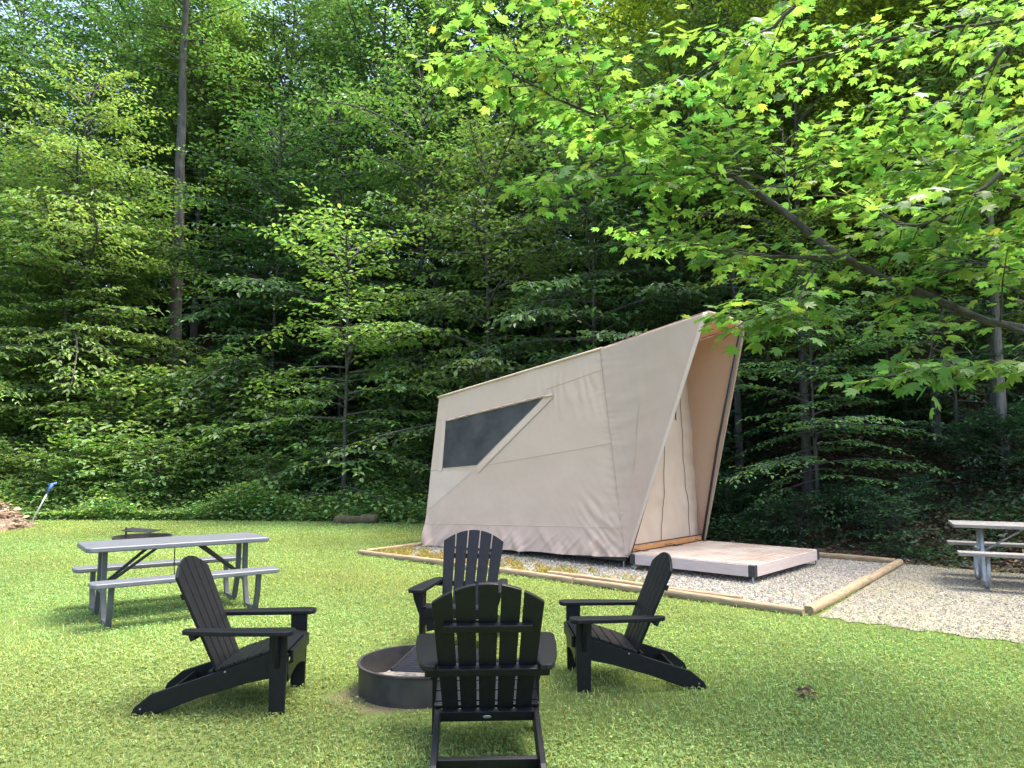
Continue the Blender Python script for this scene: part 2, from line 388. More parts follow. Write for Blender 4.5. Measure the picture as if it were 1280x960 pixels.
stones(30000, drv, 0.004, 0.012, (0.22, 0.20, 0.152), 'drive_gravel', 0.008)

# ------------------------------------------------------------------ leaves / grass builders
HEX_V = np.array([[0, 0, 0], [0.3, 0.85, 0.10], [0.68, 0.75, 0.06], [1, 0, -0.10], [0.68, -0.75, 0.06], [0.3, -0.85, 0.10]])
HEX_F = np.array([[0, 1, 2, 3], [0, 3, 4, 5]])
half = [(1, 0), (.83, .09), (.80, .17), (.60, .12), (.72, .33), (.80, .47), (.60, .42), (.45, .36), (.33, .30), (.28, .52), (.14, .33), (.03, .13), (0, 0)]
MV = [(0.36, 0)] + half + [(x, -y) for x, y in half[-2:0:-1]]
MAPLE_V = np.array([(x, y * 1.15 / 0.3, -0.28 * y * y - 0.22 * max(0, x - 0.4) ** 2 + (0.03 if abs(y) > .2 else 0)) for x, y in MV])
MAPLE_F = np.array([(0, i, i + 1 if i + 1 < len(MV) else 1) for i in range(1, len(MV))])
def leaves(P, D, Nn, size, width, tv, tf):
    """P,D,Nn (n,3); size (n,) ; width ratio: half-width as a share of the length"""
    D = D / (np.linalg.norm(D, axis=1, keepdims=True) + 1e-9)
    S = np.cross(Nn, D); S /= np.linalg.norm(S, axis=1, keepdims=True) + 1e-9
    Nn = np.cross(D, S)
    n = len(P); k = len(tv)
    Vv = P[:, None] + size[:, None, None] * (tv[None, :, 0:1] * D[:, None] + width * tv[None, :, 1:2] * S[:, None] + tv[None, :, 2:3] * Nn[:, None])
    Ff = (tf[None] + k * np.arange(n)[:, None, None]).reshape(-1, tf.shape[1])
    return Vv.reshape(-1, 3), Ff, k
def leaf_cols(r, n, k, val=0.28, yel=0.12):
    v = np.exp(r.normal(0, val, (n, 1))); y = r.normal(0, yel, (n, 1))
    c = v * np.concatenate([1 + y, np.ones((n, 1)), 1 - 0.5 * y], 1)
    return np.repeat(np.clip(c, 0.15, 2.4), k, 0)

def shoot_leaves(r, p0, d, L, leaf, spacing, droop, out, petiole=0.15, fan=0.9):
    """leaves on both sides of a short shoot"""
    n = max(3, int(L / spacing))
    s = (np.arange(n) + r.uniform(0.1, 0.9, n)) / n
    s[-1] = 1.0
    side = np.where(np.arange(n) % 2 == 0, 1.0, -1.0); side[-1] = 0.05
    up = np.array([0, 0, 1.0])
    h = np.cross(up, d); h /= np.linalg.norm(h) + 1e-9
    P = p0 + d * (L * s)[:, None] + np.array([0, 0, -droop * L]) * (s ** 2)[:, None]
    D = d[None] * (1 - 0.35 * np.abs(side))[:, None] + h[None] * (side * fan)[:, None] + r.normal(0, 0.22, (n, 3))
    D[:, 2] -= r.uniform(0.0, 0.45, n)
    P = P + D * leaf * petiole
    Nn = np.tile(up, (n, 1)) + r.normal(0, 0.28, (n, 3))
    out.append((P, D, Nn, leaf * r.uniform(0.65, 1.15, n)))
    return P

def shoots_to_leaves(r, P0, D0, L, leaf, spacing, droop, petiole=0.15, fan=0.9):
    """all leaves of many short shoots at once: P0, D0 (m,3), L (m,)"""
    n = np.maximum(3, (L / spacing).astype(int)); idx = np.repeat(np.arange(len(L)), n)
    first = np.concatenate([[0], np.cumsum(n)[:-1]]); k = np.arange(len(idx)) - first[idx]
    s = (k + r.uniform(0.1, 0.9, len(idx))) / n[idx]; last = k == n[idx] - 1; s[last] = 1
    side = np.where(k % 2 == 0, 1.0, -1.0); side[last] = 0.05
    d = D0[idx]; h = np.stack([-d[:, 1], d[:, 0], 0 * d[:, 0]], -1); h /= np.linalg.norm(h, axis=1, keepdims=True) + 1e-9
    P = P0[idx] + d * (L[idx] * s)[:, None]; P[:, 2] -= droop * L[idx] * s ** 2
    D = d * (1 - 0.35 * np.abs(side))[:, None] + h * (side * fan)[:, None] + r.normal(0, 0.22, (len(idx), 3))
    D[:, 2] -= r.uniform(0.0, 0.45, len(idx))
    P = P + D * leaf * petiole
    Nn = np.array([0, 0, 1.0]) + r.normal(0, 0.28, (len(idx), 3))
    return P, D, Nn, leaf * r.uniform(0.65, 1.15, len(idx))

def make_tree(kind, seed, H, cb, Rad, nb, leaf, spacing, elev, droop, profile, tr, leafm, barkm, width=0.3, sep=1.6, lean=0.0, shoot=0.36, sub=True, bough_r=1.0, flat=1.0):
    """returns (trunk mesh, crown mesh): tapered trunk with limbs, crown of single leaves along branchlets"""
    r = np.random.default_rng(seed)
    acc = Acc()
    nt_ = 14; hh = np.linspace(-0.5, H, nt_)
    wob = np.cumsum(r.normal(0, 0.012 * H / nt_ ** 0.5, (nt_, 2)), 0) * np.linspace(0, 1, nt_)[:, None]
    la = r.uniform(0, 6.28)
    T = np.stack([wob[:, 0] + lean * np.clip(hh, 0, None) * math.cos(la), wob[:, 1] + lean * np.clip(hh, 0, None) * math.sin(la), hh], -1)
    trad = tr * (1 - 0.93 * np.clip(hh / H, 0, 1) ** 0.9); trad[0] = tr * 1.35; trad[1] = tr * 1.02
    acc.tube(T, trad, 10)
    SP, SD, SL = [], [], []
    for i in range(nb):
        q = ((i + r.uniform(0, 1)) / nb) ** 0.9
        h = cb + (H - cb) * q * 0.985
        az = 2.39996 * i + r.normal(0, 0.35)
        L = max(0.35, Rad * profile(q) * r.uniform(0.4, 1.3))
        base = np.array([np.interp(h, hh, T[:, 0]), np.interp(h, hh, T[:, 1]), h])
        el = elev(q) + r.normal(0, 0.2)
        m_ = 9; s = np.linspace(0, 1, m_)
        dh = np.array([math.cos(az), math.sin(az), 0])
        bend = r.normal(0, 0.22); side = np.array([-dh[1], dh[0], 0])
        pts = base + dh * (L * s * math.cos(el))[:, None] + side * (bend * L * s ** 2)[:, None]
        pts[:, 2] += L * (math.sin(el) * s - droop * s ** 2)
        br = bough_r * max(0.005, 0.010 * L + 0.004) * (1 - 0.85 * s)
        acc.tube(pts, np.maximum(br, 0.003), 4)
        ns = max(3, int(L / (leaf * sep)))
        t_ = 0.14 + 0.86 * (np.arange(ns) + r.uniform(0.2, 0.8, ns)) / ns
        p0 = np.stack([np.interp(t_, s, pts[:, c_]) for c_ in range(3)], -1)
        k = np.minimum((t_ * (m_ - 1)).astype(int), m_ - 2); tg = pts[k + 1] - pts[k]; tg /= np.linalg.norm(tg, axis=1, keepdims=True)
        sv = np.stack([-tg[:, 1], tg[:, 0], 0 * t_], -1); sv /= np.linalg.norm(sv, axis=1, keepdims=True) + 1e-9
        an = r.uniform(0.6, 1.15, ns); sg = np.where(np.arange(ns) % 2, 1.0, -1.0)
        d = tg * np.cos(an)[:, None] + sv * (sg * np.sin(an))[:, None]; d[:, 2] += r.normal(0, 0.16 * flat, ns)
        d /= np.linalg.norm(d, axis=1, keepdims=True)
        Ls = np.maximum(leaf * 1.8, L * shoot * (1.1 - 0.8 * t_) * r.uniform(0.6, 1.25, ns))
        SP.append(p0); SD.append(d); SL.append(Ls)
        for j in np.nonzero(Ls > 0.6)[0]:
            acc.tube(np.array([p0[j], p0[j] + d[j] * Ls[j] * 0.5 + [0, 0, -.03 * Ls[j]], p0[j] + d[j] * Ls[j] + [0, 0, -.12 * Ls[j]]]), [0.006, 0.004, 0.002], 3)
        if sub:
            nsub = np.maximum(0, (Ls / (leaf * sep * 1.05)).astype(int)); ix = np.repeat(np.arange(ns), nsub)
            if len(ix):
                tt = r.uniform(0.15, 0.95, len(ix)); sv2 = np.stack([-d[ix][:, 1], d[ix][:, 0], 0 * tt], -1); sv2 /= np.linalg.norm(sv2, axis=1, keepdims=True) + 1e-9
                sg2 = r.choice([-1.0, 1.0], len(ix)); an2 = r.uniform(0.6, 1.1, len(ix))
                d2 = d[ix] * np.cos(an2)[:, None] + sv2 * (sg2 * np.sin(an2))[:, None]; d2[:, 2] += r.normal(0, 0.18 * flat, len(ix)); d2 /= np.linalg.norm(d2, axis=1, keepdims=True)
                SP.append(p0[ix] + d[ix] * (Ls[ix] * tt)[:, None] + np.array([0, 0, -0.12]) * (Ls[ix] * tt ** 2)[:, None]); SD.append(d2)
                SL.append(np.maximum(leaf * 1.6, Ls[ix] * r.uniform(0.3, 0.55, len(ix))))
        tg1 = pts[-1] - pts[-2]; SP.append(pts[-1:]); SD.append((tg1 / np.linalg.norm(tg1))[None]); SL.append(np.array([leaf * 3]))
    P, D, Nn, sz = shoots_to_leaves(r, np.concatenate(SP), np.concatenate(SD), np.concatenate(SL), leaf, spacing, 0.14)
    Vv, Ff, k = leaves(P, D, Nn, sz, width, HEX_V, HEX_F)
    crown = np_mesh(kind + '_crown', Vv, Ff, leafm, col=leaf_cols(r, len(P), k))
    print(kind, 'leaves', len(P))
    return acc.mesh(kind + '_trunk', barkm), crown

prof_round = lambda q: max(0.25, math.sin(math.pi * (0.16 + 0.80 * q)) ** 0.8)
prof_layer = lambda q: (0.42 + 0.58 * math.sin(math.pi * min(1, 0.22 + 0.72 * q)) ** 0.8)
prof_tall = lambda q: max(0.45, math.sin(math.pi * (0.10 + 0.86 * q)) ** 0.6)
TREES = {}
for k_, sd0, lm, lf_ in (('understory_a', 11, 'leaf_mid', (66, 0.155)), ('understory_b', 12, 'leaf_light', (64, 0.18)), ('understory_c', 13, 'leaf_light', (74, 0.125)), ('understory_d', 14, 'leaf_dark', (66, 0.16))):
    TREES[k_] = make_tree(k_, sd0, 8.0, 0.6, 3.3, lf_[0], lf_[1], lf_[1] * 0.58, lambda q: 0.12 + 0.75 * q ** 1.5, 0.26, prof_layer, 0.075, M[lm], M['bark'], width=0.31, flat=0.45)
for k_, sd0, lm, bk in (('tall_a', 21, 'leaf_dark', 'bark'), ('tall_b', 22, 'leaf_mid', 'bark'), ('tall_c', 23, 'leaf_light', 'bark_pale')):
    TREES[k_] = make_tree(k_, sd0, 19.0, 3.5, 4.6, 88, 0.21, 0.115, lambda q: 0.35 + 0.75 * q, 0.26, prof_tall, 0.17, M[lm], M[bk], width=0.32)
TREES['sunlit'] = make_tree('sunlit', 31, 18.0, 3.0, 4.8, 84, 0.17, 0.10, lambda q: 0.25 + 0.5 * q, 0.24, prof_tall, 0.17, M['leaf_sunlit'], M['bark'], width=0.32)
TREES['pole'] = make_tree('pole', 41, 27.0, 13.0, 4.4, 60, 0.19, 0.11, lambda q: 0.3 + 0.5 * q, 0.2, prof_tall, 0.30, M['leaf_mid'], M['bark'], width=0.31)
for k_, sd0, lm in (('shrub_a', 51, 'leaf_light'), ('shrub_b', 52, 'leaf_mid'), ('shrub_c', 53, 'leaf_light'), ('shrub_d', 54, 'leaf_shaded')):
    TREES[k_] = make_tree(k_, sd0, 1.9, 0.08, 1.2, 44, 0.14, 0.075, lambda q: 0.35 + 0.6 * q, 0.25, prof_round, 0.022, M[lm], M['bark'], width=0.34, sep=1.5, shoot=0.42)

# ------------------------------------------------------------------ placing trees
random.seed(12)
def put_tree(kind, name, x, y, sc, label, cat, group=None, rz=None, sz=None, tilt=None, zoff=0.0):
    tm, cm = TREES[kind]
    root = empty(name, (x, y, gzf(x, y) + zoff), random.uniform(0, 6.28) if rz is None else rz)
    root.scale = (sc, sc, sc * (sz or 1))
    if tilt: root.rotation_euler = (tilt[0], tilt[1], root.rotation_euler[2])
    tag(root, label, cat, group)
    shr = cat == 'shrub'
    link('stem' if shr else 'trunk', tm, root); link('foliage' if shr else 'crown', cm, root)
    return root
def ux(u, y): return (u - 640) / CF * y

FG = 'trees on the wooded hillside'
# near understory trees, each with its own place (photo column, distance)
near = [
    ('understory_b', 432, 20.6, 1.02, 0.95, 'layered young tree leaning out over the lawn edge left of the tent'),
    ('understory_a', 612, 20.4, 1.10, 1.10, 'layered tree with flat sprays rising behind the back of the tent'),
    ('understory_d', 745, 18.4, 1.05, 1.15, 'dark leafy tree behind the middle of the tent roof'),
    ('understory_c', 70, 24.0, 1.28, 1.25, 'broad layered tree with pale green sprays at the left of the woods'),
    ('understory_c', -70, 22.6, 1.1, 1.2, 'pale leafy tree at the far left edge of the view'),
    ('understory_a', 105, 25.5, 0.95, 1.1, 'mid green layered tree beside the thick bare grey trunk'),
    ('understory_d', 335, 27.0, 1.1, 1.2, 'dark layered tree between the bare grey trunk and the lawn edge tree'),
    ('understory_a', 525, 24.5, 1.25, 1.3, 'tall layered tree in the middle of the woods, left above the tent'),
    ('understory_b', 690, 23.5, 1.25, 1.35, 'full green tree high above the tent roof ridge'),
    ('understory_d', 858, 19.0, 1.05, 1.2, 'dark green tree directly behind the peak of the tent hood'),
    ('understory_d', 1110, 19.5, 1.1, 1.15, 'dark understory tree in deep shade behind the gravel pad corner'),
    ('understory_a', 1018, 14.6, 0.62, 1.0, 'small shaded tree with drooping sprays right of the tent hood above the deck'),
    ('understory_d', 1195, 14.4, 0.60, 1.0, 'small dark tree with drooping sprays above the far corner of the gravel pad'),
    ('understory_d', 1330, 15.5, 1.0, 1.1, 'shaded tree behind the weathered wooden picnic table'),
    ('understory_a', 960, 21.0, 1.15, 1.25, 'shaded green tree right of the tent hood, deep in the woods'),
    ('understory_d', 1230, 20.5, 1.15, 1.25, 'shaded dark tree seen under the maple limb at right'),
]
for kd, u, y, sc, sz, lb in near:
    put_tree(kd, 'understory_tree', ux(u, y), y, sc, lb, 'tree', None, sz=sz)
put_tree('pole', 'tall_tree', ux(214, 29), 29.0, 1.0, 'tall straight tree with a thick bare grey trunk in the left woods', 'tree', rz=1.0)
tallspec = [
    ('tall_a', 140, 34, 1.08, 'tall tree with a dark slanting trunk left of the bare grey trunk', (0.0, 0.03)),
    ('tall_b', 238, 33, 1.0, 'tall tree whose brown trunk stands just right behind the bare grey one', None),
    ('sunlit', 272, 37.5, 0.95, 'tall leafy tree high on the slope right of the bare grey trunk', None),
    ('tall_a', 345, 34, 1.08, 'tall tree with a grey trunk above the layered lawn edge tree', None),
    ('tall_b', 540, 31, 1.05, 'tall dark trunked tree in the middle of the wooded slope', None),
    ('tall_c', 985, 25, 0.92, 'tall pale trunked tree rising above the tent hood and maple limb', None),
]
for kd, u, y, sc, lb, tl in tallspec:
    put_tree(kd, 'tall_tree', ux(u, y), y, sc, lb, 'tree', tilt=tl)
for u, y, sc, lb in ((905, 21.5, 1.0, 'tree with sunlight painted into its yellow green leaves above the tent hood'), (1085, 20.0, 1.0, 'tree with sunlight painted into its yellow green leaves behind the maple branches at upper right'),
                     (1275, 18.5, 0.95, 'tree with sunlight painted into its yellow green leaves at the right edge behind the maple')):
    put_tree('sunlit', 'sunlit_tree', ux(u, y), y, sc, lb, 'tree')
for x, y, sc, kd in ((13.5, 13.5, 0.9, 'tall_b'), (16.0, 11.5, 0.85, 'tall_b'), (9.6, 14.6, 0.8, 'sunlit'), (13.0, 16.5, 0.95, 'tall_a'), (17.0, 14.5, 1.0, 'tall_a')):  # trees added to shade the right bank, most of them out of view
    put_tree(kd, 'woodland_tree', x, y, sc, 'leafy tree added on the right bank to shade the slope', 'tree', 'trees added to shade the right bank')
# thin trunks in the shade at right
for u, y, sc, kd, lb in ((1006, 15.4, 0.62, 'sunlit', 'shaded tree with a straight grey trunk right of the wooden deck'),
                         (1170, 15.0, 0.55, 'sunlit', 'thin shaded tree between the pad corner and the wooden picnic table'),
                         (1252, 13.6, 0.52, 'tall_c', 'thin tree with a pale blotched trunk behind the wooden picnic table'),
                         (922, 17.2, 0.55, 'tall_b', 'thin dark tree just right of the tent hood')):
    put_tree(kd, 'woodland_tree', ux(u, y), y, sc, lb, 'tree', sz=1.25)
# the crowd of trees higher up the slope
ks = ['tall_a', 'tall_b', 'tall_a', 'tall_c', 'tall_b']
i_ = 0
rr = random.Random(5)
for y0, u0, u1, st in ((31, 430, 1400, 128), (38, -120, 1420, 120), (47, -160, 1440, 112), (58, 150, 1450, 120)):
    u = u0 + rr.uniform(0, 60)
    while u < u1:
        y = y0 + rr.uniform(-2.5, 2.5); x = ux(u, y)
        put_tree(ks[i_ % 5], 'hillside_tree', x, y, rr.uniform(0.85, 1.15), 'tall leafy tree crowded among others on the upper wooded hillside', 'tree', 'trees crowded on the upper hillside')
        i_ += 1; u += st * rr.uniform(0.75, 1.25)

for y0, u0, u1, st in ((25, -90, 1340, 105), (29, -110, 1360, 100), (34, -120, 1380, 105), (40, -140, 1390, 110), (45.5, 60, 420, 60), (50, -60, 460, 75)):
    u = u0 + rr.uniform(0, 60)
    while u < u1:
        y = y0 + rr.uniform(-1.6, 1.6); x = ux(u, y)
        if sdist(np.array([x]), np.array([y]))[0] > 3 and not (165 < u < 320 and y < 36):
            put_tree(rr.choice(['understory_a', 'understory_b', 'understory_d', 'understory_d']), 'slope_tree', x, y, rr.uniform(0.85, 1.4), 'bushy young tree among many in the shade of the wooded slope', 'tree', 'young trees on the wooded slope', sz=rr.uniform(0.9, 1.2))
        u += st * rr.uniform(0.7, 1.3)

for u, y in ((205, 41), (228, 37.5), (252, 40.5), (300, 39)):
    put_tree('understory_d', 'slope_tree', ux(u, y), y, 1.15, 'bushy young tree among many in the shade of the wooded slope', 'tree', 'young trees on the wooded slope')

# shrubs along the foot of the bank
def shrub_row(n, u0, u1, s0, s1, kinds, sc0, sc1, label, group):
    for i in range(n):
        u = u0 + (u1 - u0) * (i + rr.uniform(0.15, 0.85)) / n
        y = 12.0
        for _ in range(40):
            x = ux(u, y); e = sdist(np.array([x]), np.array([y]))[0]
            if e > 0.02: break
            y += 0.3
        y += rr.uniform(s0, s1); x = ux(u, y)
        put_tree(rr.choice(kinds), 'shrub', x, y, rr.uniform(sc0, sc1), label, 'shrub', group, zoff=-0.05)
shrub_row(12, -60, 300, 0.6, 1.6, ['shrub_a', 'shrub_c', 'shrub_a'], 0.7, 1.1, 'bright green shrub at the lawn edge in the left woods', 'bright shrubs along the left lawn edge')
shrub_row(12, -60, 330, 2.2, 4.5, ['shrub_a', 'shrub_b', 'shrub_c'], 1.2, 1.8, 'large leafy shrub on the bank behind the left lawn edge', 'large shrubs on the left bank')
shrub_row(9, 300, 560, 0.5, 1.6, ['shrub_b', 'shrub_b', 'shrub_a'], 0.55, 0.9, 'green shrub low under the layered tree left of the tent', 'low shrubs left of the tent')
shrub_row(6, 320, 560, 2.0, 4.0, ['shrub_b'], 1.0, 1.4, 'shaded shrub on the bank behind the layered tree', 'shaded shrubs on the middle bank')
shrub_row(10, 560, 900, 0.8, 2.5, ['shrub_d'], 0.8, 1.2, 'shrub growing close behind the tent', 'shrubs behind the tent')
shrub_row(8, 880, 1170, 0.4, 1.6, ['shrub_d'], 0.25, 0.55, 'low shrub with shade painted into its leaves on the bank behind the deck and pad', 'low shrubs behind the deck')
shrub_row(6, 900, 1300, 2.6, 5.5, ['shrub_d'], 0.5, 1.0, 'shrub with shade painted into its leaves up the slope at the right', 'shrubs up the shaded right slope')
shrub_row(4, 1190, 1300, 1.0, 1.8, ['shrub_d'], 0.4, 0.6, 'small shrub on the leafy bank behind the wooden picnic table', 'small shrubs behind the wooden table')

# low undergrowth mat and dead leaves on the forest floor
def scatter_floor(name, n, xr, srange, leaf, mat, label, cat, zr, nrm=0.35, dens=None):
    r = np.random.default_rng(len(name) * 7)
    x = r.uniform(xr[0], xr[1], n); s = srange[0] + (srange[1] - srange[0]) * r.uniform(0, 1, n) ** 1.3
    y = foot(x) + s * 1.2
    clump = np.sin(x * 1.7 + 1.3 * np.sin(y)) + np.sin(y * 2.1 - x * 0.6) + r.normal(0, 0.6, n)
    if dens is not None:
        k = clump > dens; x, y, clump = x[k], y[k], clump[k]
    n = len(x)
    z = gz(x, y) + r.uniform(zr[0], zr[1], n) * np.clip(0.4 + 0.4 * clump, 0.25, 1.2)
    a = r.uniform(0, 6.28, n)
    D = np.stack([np.cos(a), np.sin(a), r.uniform(-0.4, 0.3, n)], -1); Nn = np.array([0, 0, 1.0]) + r.normal(0, nrm, (n, 3))
    Vv, Ff, k = leaves(np.stack([x, y, z], -1), D, Nn, leaf * r.uniform(0.5, 1.3, n), 0.36, HEX_V, HEX_F)
    tag(link(name, np_mesh(name, Vv, Ff, mat, col=leaf_cols(r, n, k, 0.35, 0.2))), label, cat, kind='stuff')
scatter_floor('undergrowth', 110000, (-20, 0.5), (-0.55, 2.2), 0.11, M['leaf_light'], 'low green weeds and groundcover along the left lawn edge', 'undergrowth', (0.0, 0.85))
scatter_floor('groundcover', 60000, (0.5, 13), (0.1, 5.0), 0.075, M['leaf_shaded'], 'groundcover with shade painted into its leaves on the bank at right', 'groundcover', (0.0, 0.4), dens=0.2)
scatter_floor('fallen_leaves', 45000, (1, 14), (0.0, 7.0), 0.10, M['dead_leaf'], 'brown fallen leaves on the shaded bank', 'leaf litter', (0.01, 0.05), 0.5)
scatter_floor('dead_leaves', 30000, (-20, 1), (1.0, 9.0), 0.11, M['dead_leaf'], 'brown dead leaves under the trees at left', 'leaf litter', (0.01, 0.05), 0.5)

# ------------------------------------------------------------------ foreground maple
def build_maple():
    r = np.random.default_rng(99)
    acc = Acc(); out = []
    def smooth(pts, n=24):
        pts = np.asarray(pts); s = np.concatenate([[0], np.cumsum(np.linalg.norm(np.diff(pts, axis=0), axis=1))]); q = np.linspace(0, s[-1], n)
        P = np.stack([np.interp(q, s, pts[:, c]) for c in range(3)], -1)
        for _ in range(3): P[1:-1] = 0.25 * P[:-2] + 0.5 * P[1:-1] + 0.25 * P[2:]
        P[1:-1] += r.normal(0, 0.006, (n - 2, 3))
        return P
    def branch(pts, r0, r1, leafy=(0.0, 1.0), gap=0.17, Lm=0.75, lf=0.092, droop=0.10):
        gap *= 0.5
        P = smooth(pts); n = len(P)
        acc.tube(P, np.linspace(r0, r1, n), 8)
        Ltot = np.sum(np.linalg.norm(np.diff(P, axis=0), axis=1))
        ns = max(2, int(Ltot / gap))
        for j in range(ns):
            t_ = leafy[0] + (leafy[1] - leafy[0]) * (j + r.uniform(0.2, 0.8)) / ns
            k = min(int(t_ * (n - 1)), n - 2); tg = P[k + 1] - P[k]; tg /= np.linalg.norm(tg)
            p0 = P[k] + (P[k + 1] - P[k]) * (t_ * (n - 1) - k)
            sv = np.cross([0, 0, 1.0], tg); sv /= np.linalg.norm(sv) + 1e-9
            an = r.uniform(0.6, 1.15); sg = 1 if j % 2 else -1
            d = tg * math.cos(an) + sv * sg * math.sin(an) + np.array([0, 0, r.normal(0.05, 0.22)]); d /= np.linalg.norm(d)
            L = Lm * r.uniform(0.5, 1.2) * (1.1 - 0.55 * t_)
            tw = np.array([p0, p0 + d * L * .5 + [0, 0, .02], p0 + d * L + [0, 0, -droop * L]])
            acc.tube(tw, [0.006, 0.0045, 0.002], 4)
            shoot_leaves(r, p0 + d * L * 0.15, d, L * 0.9, lf, 0.046, droop, out, petiole=0.3, fan=0.95)
            # little side twigs
            for q in range(2):
                tt = r.uniform(0.25, 0.85); sv2 = np.cross([0, 0, 1.0], d); sv2 /= np.linalg.norm(sv2) + 1e-9
                d2 = d * 0.75 + sv2 * (0.7 if q else -0.7) + np.array([0, 0, r.normal(0, 0.15)]); d2 /= np.linalg.norm(d2)
                shoot_leaves(r, p0 + d * L * tt, d2, L * 0.55, lf, 0.06, 0.12, out, petiole=0.3)
        tg = P[-1] - P[-2]; tg /= np.linalg.norm(tg)
        shoot_leaves(r, P[-1], tg, 0.25, lf, 0.06, 0.1, out, petiole=0.3)
        return P
    px = lambda L: np.array([at(*q) for q in L])
    tx, ty = 6.6, 4.6
    trunk = np.array([[tx + 0.02, ty, -0.4], [tx, ty, 0.3], [tx - 0.04, ty + 0.03, 1.2], [tx - 0.02, ty + 0.1, 2.4], [tx + 0.05, ty + 0.1, 4.2], [tx, ty + 0.2, 6.2], [tx - 0.1, ty + 0.1, 8.2], [tx, ty, 10]])
    acc.tube(smooth(trunk, 30), np.linspace(0.27, 0.05, 30), 12)
    limb0 = np.array([[tx, ty, 1.45], [5.6, 4.55, 1.85], [4.5, 4.52, 2.2]])
    main = np.concatenate([limb0, px([(1280, 415, 4.6), (1190, 385, 4.7), (1110, 350, 4.8), (1057, 327, 4.9), (985, 272, 5.0), (935, 227, 5.1), (860, 192, 5.2)])])
    acc.tube(smooth(main, 30), np.linspace(0.043, 0.012, 30), 10)
    branch(px([(1057, 327, 4.9), (985, 272, 5.0), (935, 227, 5.1), (860, 192, 5.2), (810, 165, 5.2), (730, 140, 5.1), (650, 100, 4.9), (590, 60, 4.75)]), 0.026, 0.004, (0.25, 1), 0.15, 0.62)
    branch(px([(1280, 415, 4.6), (1190, 385, 4.7), (1110, 350, 4.8), (1057, 327, 4.9)]), 0.016, 0.014, (0, 1), 0.2, 0.6)
    branch(px([(772, 150, 5.2), (860, 100, 5.1), (960, 40, 5.0), (1030, -30, 4.9)])[::-1], 0.016, 0.005, (0, 1), 0.16, 0.6)
    branch(px([(775, 148, 5.15), (735, 90, 5.0), (700, 30, 4.9), (670, -30, 4.8)]), 0.008, 0.003, (0.1, 1), 0.17, 0.5)
    branch(px([(1050, 325, 4.9), (990, 322, 5.1), (940, 318, 5.3), (880, 308, 5.5), (830, 300, 5.6), (790, 292, 5.7)]), 0.016, 0.004, (0.15, 1), 0.15, 0.55)
    branch(px([(922, 218, 5.1), (855, 216, 5.0), (790, 218, 4.9), (715, 222, 4.8), (660, 232, 4.75)]), 0.009, 0.003, (0.1, 1), 0.16, 0.5)
    branch(px([(925, 220, 5.1), (916, 170, 5.0), (905, 120, 4.9)]), 0.007, 0.003, (0.2, 1), 0.2, 0.45)
    branch(px([(990, 275, 5.0), (982, 220, 5.1), (978, 160, 5.2)]), 0.007, 0.003, (0.2, 1), 0.2, 0.5)
    branch(px([(1022, 330, 4.95), (1005, 360, 4.8), (992, 392, 4.7)]), 0.008, 0.003, (0.45, 1), 0.09, 0.42)
    branch(px([(1000, 375, 4.7), (955, 392, 4.7), (915, 392, 4.7)]), 0.006, 0.003, (0.2, 1), 0.14, 0.35)
    branch(px([(1400, 450, 4.0), (1280, 455, 4.2), (1190, 458, 4.3), (1095, 470, 4.4)]), 0.012, 0.003, (0.1, 1), 0.17, 0.42)
    branch(px([(1180, 385, 4.7), (1165, 420, 4.6), (1160, 465, 4.5)]), 0.007, 0.003, (0.3, 1), 0.2, 0.35)
    up1 = np.concatenate([[[tx, ty + 0.1, 2.6]], px([(1420, 120, 4.4), (1275, 38, 4.6), (1215, 110, 4.8), (1165, 142, 4.9), (1080, 150, 5.0)])])
    branch(up1[[0, 1, 2]], 0.05, 0.02, (0.3, 1), 0.3, 0.7)
    branch(up1[2:], 0.016, 0.004, (0, 1), 0.15, 0.6)
    branch(px([(1420, 90, 4.2), (1330, 140, 4.2), (1280, 185, 4.2), (1225, 245, 4.3), (1150, 290, 4.5), (1080, 260, 4.7)]), 0.028, 0.004, (0.1, 1), 0.17, 0.6)
    branch(px([(1420, 250, 4.4), (1300, 260, 4.6), (1200, 215, 4.9), (1100, 200, 5.2), (1010, 205, 5.4)]), 0.018, 0.004, (0.05, 1), 0.15, 0.65)
    branch(px([(1400, 330, 4.9), (1290, 300, 5.2), (1190, 300, 5.5), (1110, 280, 5.7)]), 0.016, 0.004, (0.05, 1), 0.15, 0.6)
    branch(px([(1420, 60, 5.2), (1290, 20, 5.5), (1150, 40, 5.7), (1030, 70, 5.9), (930, 90, 6.0)]), 0.018, 0.004, (0.1, 1), 0.17, 0.65)
    branch(px([(1420, 180, 5.8), (1290, 150, 6.0), (1180, 200, 6.2), (1090, 240, 6.3)]), 0.018, 0.004, (0.1, 1), 0.18, 0.6)
    branch(px([(1300, 340, 4.3), (1230, 330, 4.5), (1170, 320, 4.6)]), 0.01, 0.003, (0.1, 1), 0.18, 0.45)
    # limbs beyond the frame: the rest of the tree
    for az, z0, L, rise in ((0.2, 2.6, 3.2, 1.4), (1.0, 3.2, 2.8, 1.6), (-1.0, 3.0, 3.0, 1.2), (0.4, 5.0, 3.0, 1.6), (-2.2, 4.6, 2.0, 1.6), (-0.4, 6.2, 2.6, 1.8), (-1.4, 7.0, 2.0, 1.7), (0.3, 8.0, 1.8, 1.6)):
        d = np.array([math.cos(az), math.sin(az), 0])
        b0 = np.array([tx, ty + 0.1, z0])
        branch([b0, b0 + d * L * .35 + [0, 0, rise * .45], b0 + d * L * .7 + [0, 0, rise * .8], b0 + d * L + [0, 0, rise]], 0.045, 0.005, (0.25, 1), 0.42, 0.95)
    P, D, Nn, sz = (np.concatenate([o[c_] for o in out]) for c_ in range(4))
    D[:, 2] -= 0.12
